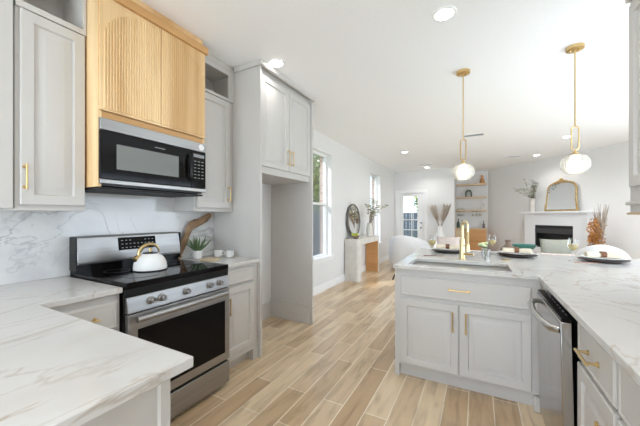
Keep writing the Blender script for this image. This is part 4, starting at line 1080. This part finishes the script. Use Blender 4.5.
for k in range(-4, 5):
    M.ball(tuple(fp(mc + k * .042, .06, tz + .028 - abs(k) * .012)), .032, .03, .028 - abs(k) * .002, 10, 6)
M.ball(tuple(fp(mc, .065, tz + .055)), .035, .03, .035, 10, 6)
M.build('crest', W['gold'], t)
for sg in (-1, 1):
    M = MB()
    for k in range(4): M.ball(tuple(fp(mc + sg * (mw + .012), .08, mb + .031 + k * .045)), .028 - k * .004, .028 - k * .004, .03, 10, 6)
    M.build('corner_ornament', W['gold'], t)
# vase with eucalyptus on the mantel
vp = fp(-.60, .15, 1.4205)
t = thing('mantel_vase', 'pale vase of grey green eucalyptus on the mantel left end', 'vase', tuple(vp))
M = MB(); M.lathe(vp, [(.055, 0), (.06, .004), (.06, .30), (.065, .335), (.060, .335), (.054, .30), (.054, .012)], 24); M.build('vase', W['stone'], t)
random.seed(31); M = MB(); M2 = MB()
for i in range(12):
    a = i * 2.4; sp = .16 + .30 * ((i * 5) % 12) / 12
    if DN.x * math.cos(a) + DN.y * math.sin(a) < -.1: sp *= .25
    b0 = vp + Vector((0, 0, .1)); p1 = vp + Vector((math.cos(a) * .03, math.sin(a) * .03, .35)); p2 = vp + Vector((math.cos(a) * sp * .7, math.sin(a) * sp * .7, .50 + .08 * (i % 3))); p3 = vp + Vector((math.cos(a) * sp, math.sin(a) * sp, .52 + .10 * (i % 4)))
    M.tube([b0, p1, p2, p3], [.004, .004, .003, .002], 5)
    for k in range(16):
        q = k / 16; pp = p1.lerp(p2, q * 2) if q < .5 else p2.lerp(p3, q * 2 - 1)
        b = k * 2.3
        M2.leaf(pp, (math.cos(b), math.sin(b), .4), (math.sin(b), .3, 1), .06, .042)
M.build('stems', W['stem'], t); M2.build('leaves', W['sagegreen'], t)

# dried arrangement right of the fireplace
x, y = 2.06, 7.64
t = thing('dried_arrangement', 'rust orange dried flowers and grasses in a basket right of the fireplace', 'dried flowers', (x, y, 0))
M = MB(); M.lathe((x, y, .001), [(.13, 0), (.15, .01), (.18, .3), (.16, .6), (.13, .70), (.14, .74), (.125, .74), (.12, .70), (.15, .4)], 28); M.build('basket', W['wicker'], t)
random.seed(9); M = MB(); M2 = MB()
for i in range(170):
    a = random.uniform(0, 2 * PI); r = random.uniform(.0, .125); zt = random.uniform(.80, 1.27)
    b0 = Vector((x + .3 * r * math.cos(a), y + .3 * r * math.sin(a), .6)); p = Vector((x + r * math.cos(a), y + r * math.sin(a), zt))
    if i % 4 == 0: M.tube([b0, b0.lerp(p, .6), p], [.003, .0025, .002], 4)
    for k in range(4):
        M.leaf(p + Vector((0, 0, -.03 * k)), (random.uniform(-1, 1), random.uniform(-1, 1), random.uniform(-.2, 1)), (random.uniform(-1, 1), random.uniform(-1, 1), .5), .055, .028)
for i in range(46):
    a = random.uniform(-.9, .9); lean_ = random.uniform(.02, .24)
    p0 = Vector((x + .05, y - .03, .65)); p2 = Vector((x + lean_ * .9 * math.cos(a) - .08, y - lean_ * .8, random.uniform(1.25, 1.56)))
    M2.tube([p0, p0.lerp(p2, .5) + Vector((0, 0, .06)), p2], [.003, .006, .002], 4)
M.build('rust_flowers', W['rust'], t); M2.build('grasses', W['drygrass'], t)

# ------------------------------------------------------------------ drinks niche
t = thing('bar_cabinet', 'low wooden bar cabinet under the niche shelves', 'cabinet', (-.16, 10.3, 0))
MB().box(-.607, 10.03, .08, .24, 10.595, .905).build('carcass', W['caramel'], t)
MB().box(-.607, 10.08, .001, .24, 10.59, .0795).build('toe_kick', W['blackmatte'], t)
MB().box(-.608, 9.99, .906, .26, 10.598, .94).build('counter', W['shelf'], t, .003)
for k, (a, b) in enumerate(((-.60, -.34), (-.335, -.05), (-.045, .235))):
    f = MB().box(a, 10.008, .10, b, 10.0295, .895).build('door', W['paleoak'] if k == 0 else W['caramel'], t, .002)  # first door's paler wood stands in for sunlight falling on it
    if k == 0: lab(f, 'left door toned paler for sunlight on it')
    M = MB(); M.tube([(b - .03, 10.008, .78), (b - .03, 9.985, .78)], .007, 8); M.build('knob', W['brass'], f)
SH = []
for z, lb in ((2.33, 'top oak shelf in the niche'), (1.92, 'middle oak shelf in the niche'), (1.51, 'lowest oak shelf in the niche, glasses hanging below')):
    o = MB().box(-.608, 10.36, z - .05, .25, 10.599, z).build('wall_shelf', W['shelf'], None, .002); tag(o, lb, 'shelf', 'oak niche shelves'); SH.append(z)
M = MB(); M.lathe((.13, 10.47, SH[0] + .0005), [(.075, 0), (.08, .01), (.05, .13), (.03, .18), (.035, .24), (.028, .26)], 20); tag(M.build('vase', W['caramel']), 'terracotta brown conical vase on the top shelf', 'vase')
M = MB(); M.lathe((.02, 10.47, SH[0] + .0005), [(.03, 0), (.035, .01), (.035, .07), (.03, .075)], 16); tag(M.build('candle', W['white']), 'small white candle on the top shelf beside the brown vase', 'candle')
M = MB()
o2 = [( -.10 * math.cos(PI * k / 12), .08 + .10 * math.sin(PI * k / 12)) for k in range(13)]; i2 = [(.055 * math.cos(PI * k / 12), .08 + .055 * math.sin(PI * k / 12)) for k in range(13)]
poly = [(-.10, 0)] + o2 + [(.10, 0), (.055, 0)] + i2 + [(-.055, 0)]
M.prism([(-.25 + a, 10.42, SH[1] + .0005 + b * 1.3) for a, b in poly], (0, .07, 0)); tag(M.build('arch_ornament', W['dark_green']), 'dark green arch ornament on the middle shelf', 'ornament')
M = MB(); M.lathe((-.47, 10.47, SH[2] + .0005), [(.04, 0), (.045, .006), (.10, .05), (.095, .05), (.04, .012)], 24); tag(M.build('bowl', W['white']), 'white bowl at the left end of the lowest shelf', 'bowl')
for k, x in enumerate((-.06, .03)):
    M = MB(); M.lathe((x, 10.47, SH[2] + .0005), [(.025, 0), (.035, .004), (.04, .06), (.036, .06), (.03, .01)], 18); tag(M.build('cup', W['white']), ('left' if k == 0 else 'right') + ' white cup of the pair on the lowest shelf', 'cup', 'white cups in the niche')
t = thing('picture_frame', 'small white picture frame at the right end of the lowest shelf', 'frame', (.17, 10.5, SH[2]))
M = MB(); gridslab(M, [.105, .12, .215, .23], [SH[2] + .001, SH[2] + .016, SH[2] + .234, SH[2] + .25], lambda a, b: not (.12 < a < .215 and SH[2] + .016 < b < SH[2] + .234), 10.50, 10.52, 'XZY'); M.build('frame', W['trim'], t)
MB().box(.121, 10.505, SH[2] + .017, .214, 10.515, SH[2] + .233).build('print', W['stone'], t)
hx = [-.54, -.47, -.40, -.12, -.02, .08]
names = ['first', 'second', 'third', 'fourth', 'fifth', 'sixth']
proto = None
for k, x in enumerate(hx):
    lb = names[k] + ' stemmed glass from the left hanging under the lowest shelf'
    if proto is None:
        z = SH[2] - .0505; proto = thing('wine_glass', lb, 'glass', (x, 10.45, z - .15), 'stemware hanging in the niche')
        M = MB(); M.lathe((x, 10.45, z), [(.033, -.001), (.033, -.004), (.006, -.008), (.005, -.07), (.03, -.085), (.038, -.11), (.030, -.15)], 18, cap1=False); M.build('bowl', W['vaseglass'], proto)
    else: dup(proto, (x, 10.45, SH[2] - .2005), None, lb)
for x0, x1, lb in ((-.60, -.35, 'black stemware rack under the left of the lowest shelf'), (-.17, .13, 'black stemware rack under the right of the lowest shelf')):
    M = MB()
    for yy in (10.425, 10.475): M.box(x0, yy - .004, SH[2] - .062, x1, yy + .004, SH[2] - .0505)
    tag(M.build('stemware_rack', W['blackmatte']), lb, 'rack', 'stemware racks')
def bottle(x, m, lb, h=.26):
    t = thing('bottle', lb, 'bottle', (x, 10.35, .94))
    M = MB(); M.lathe((x, 10.35, .9405), [(.036, 0), (.04, .005), (.04, h * .6), (.014, h * .78), (.014, h)], 18); M.build('glass', m, t)
    M = MB(); M.lathe((x, 10.35, .9405), [(.015, h + .0005), (.015, h + .025)], 12); M.build('cap', W['blackmatte'], t)
bottle(-.54, W['dark_green'], 'dark green bottle at the left end of the bar cabinet')
bottle(-.43, W['blackmatte'], 'black bottle beside the dark green one on the bar cabinet', .22)
bottle(.17, W['darkframe'], 'charcoal bottle at the right end of the bar cabinet', .20)

# pampas grass
x, y = -.98, 9.36
t = thing('pampas_vase', 'tall white floor vase of pampas grass beside the patio door', 'vase', (x, y, 0))
M = MB(); M.lathe((x, y, .001), [(.11, 0), (.13, .01), (.17, .35), (.15, .65), (.08, .88), (.06, .95), (.07, 1.02), (.06, 1.02), (.05, .95)], 28); M.build('vase', W['white'], t)
random.seed(17); M = MB(); M2 = MB()
for i in range(9):
    sg = -1 if i % 2 else 1
    tipx = sg * (.12 + .022 * i); top = 1.62 - .03 * (i % 4)
    b0 = Vector((x, y, .9)); p1 = Vector((x + tipx * .35, y + .005 * i, 1.15)); p2 = Vector((x + tipx, y - .02 * (i % 3), top))
    M.tube([b0, p1, p2], [.004, .0035, .002], 5)
    for k in range(55):
        q = k / 55; pp = p1.lerp(p2, q)
        a = k * 2.4; w = .25 + .5 * math.sin(PI * min(1, q * 1.1))
        M2.leaf(pp, (math.cos(a) * w, math.sin(a) * w, 1), (math.sin(a), -math.cos(a), 0), .10, .020)
M.build('stems', W['stem'], t); M2.build('plumes', W['pampas'], t)

for o in COL.objects:
    if '_org' in o: del o['_org']
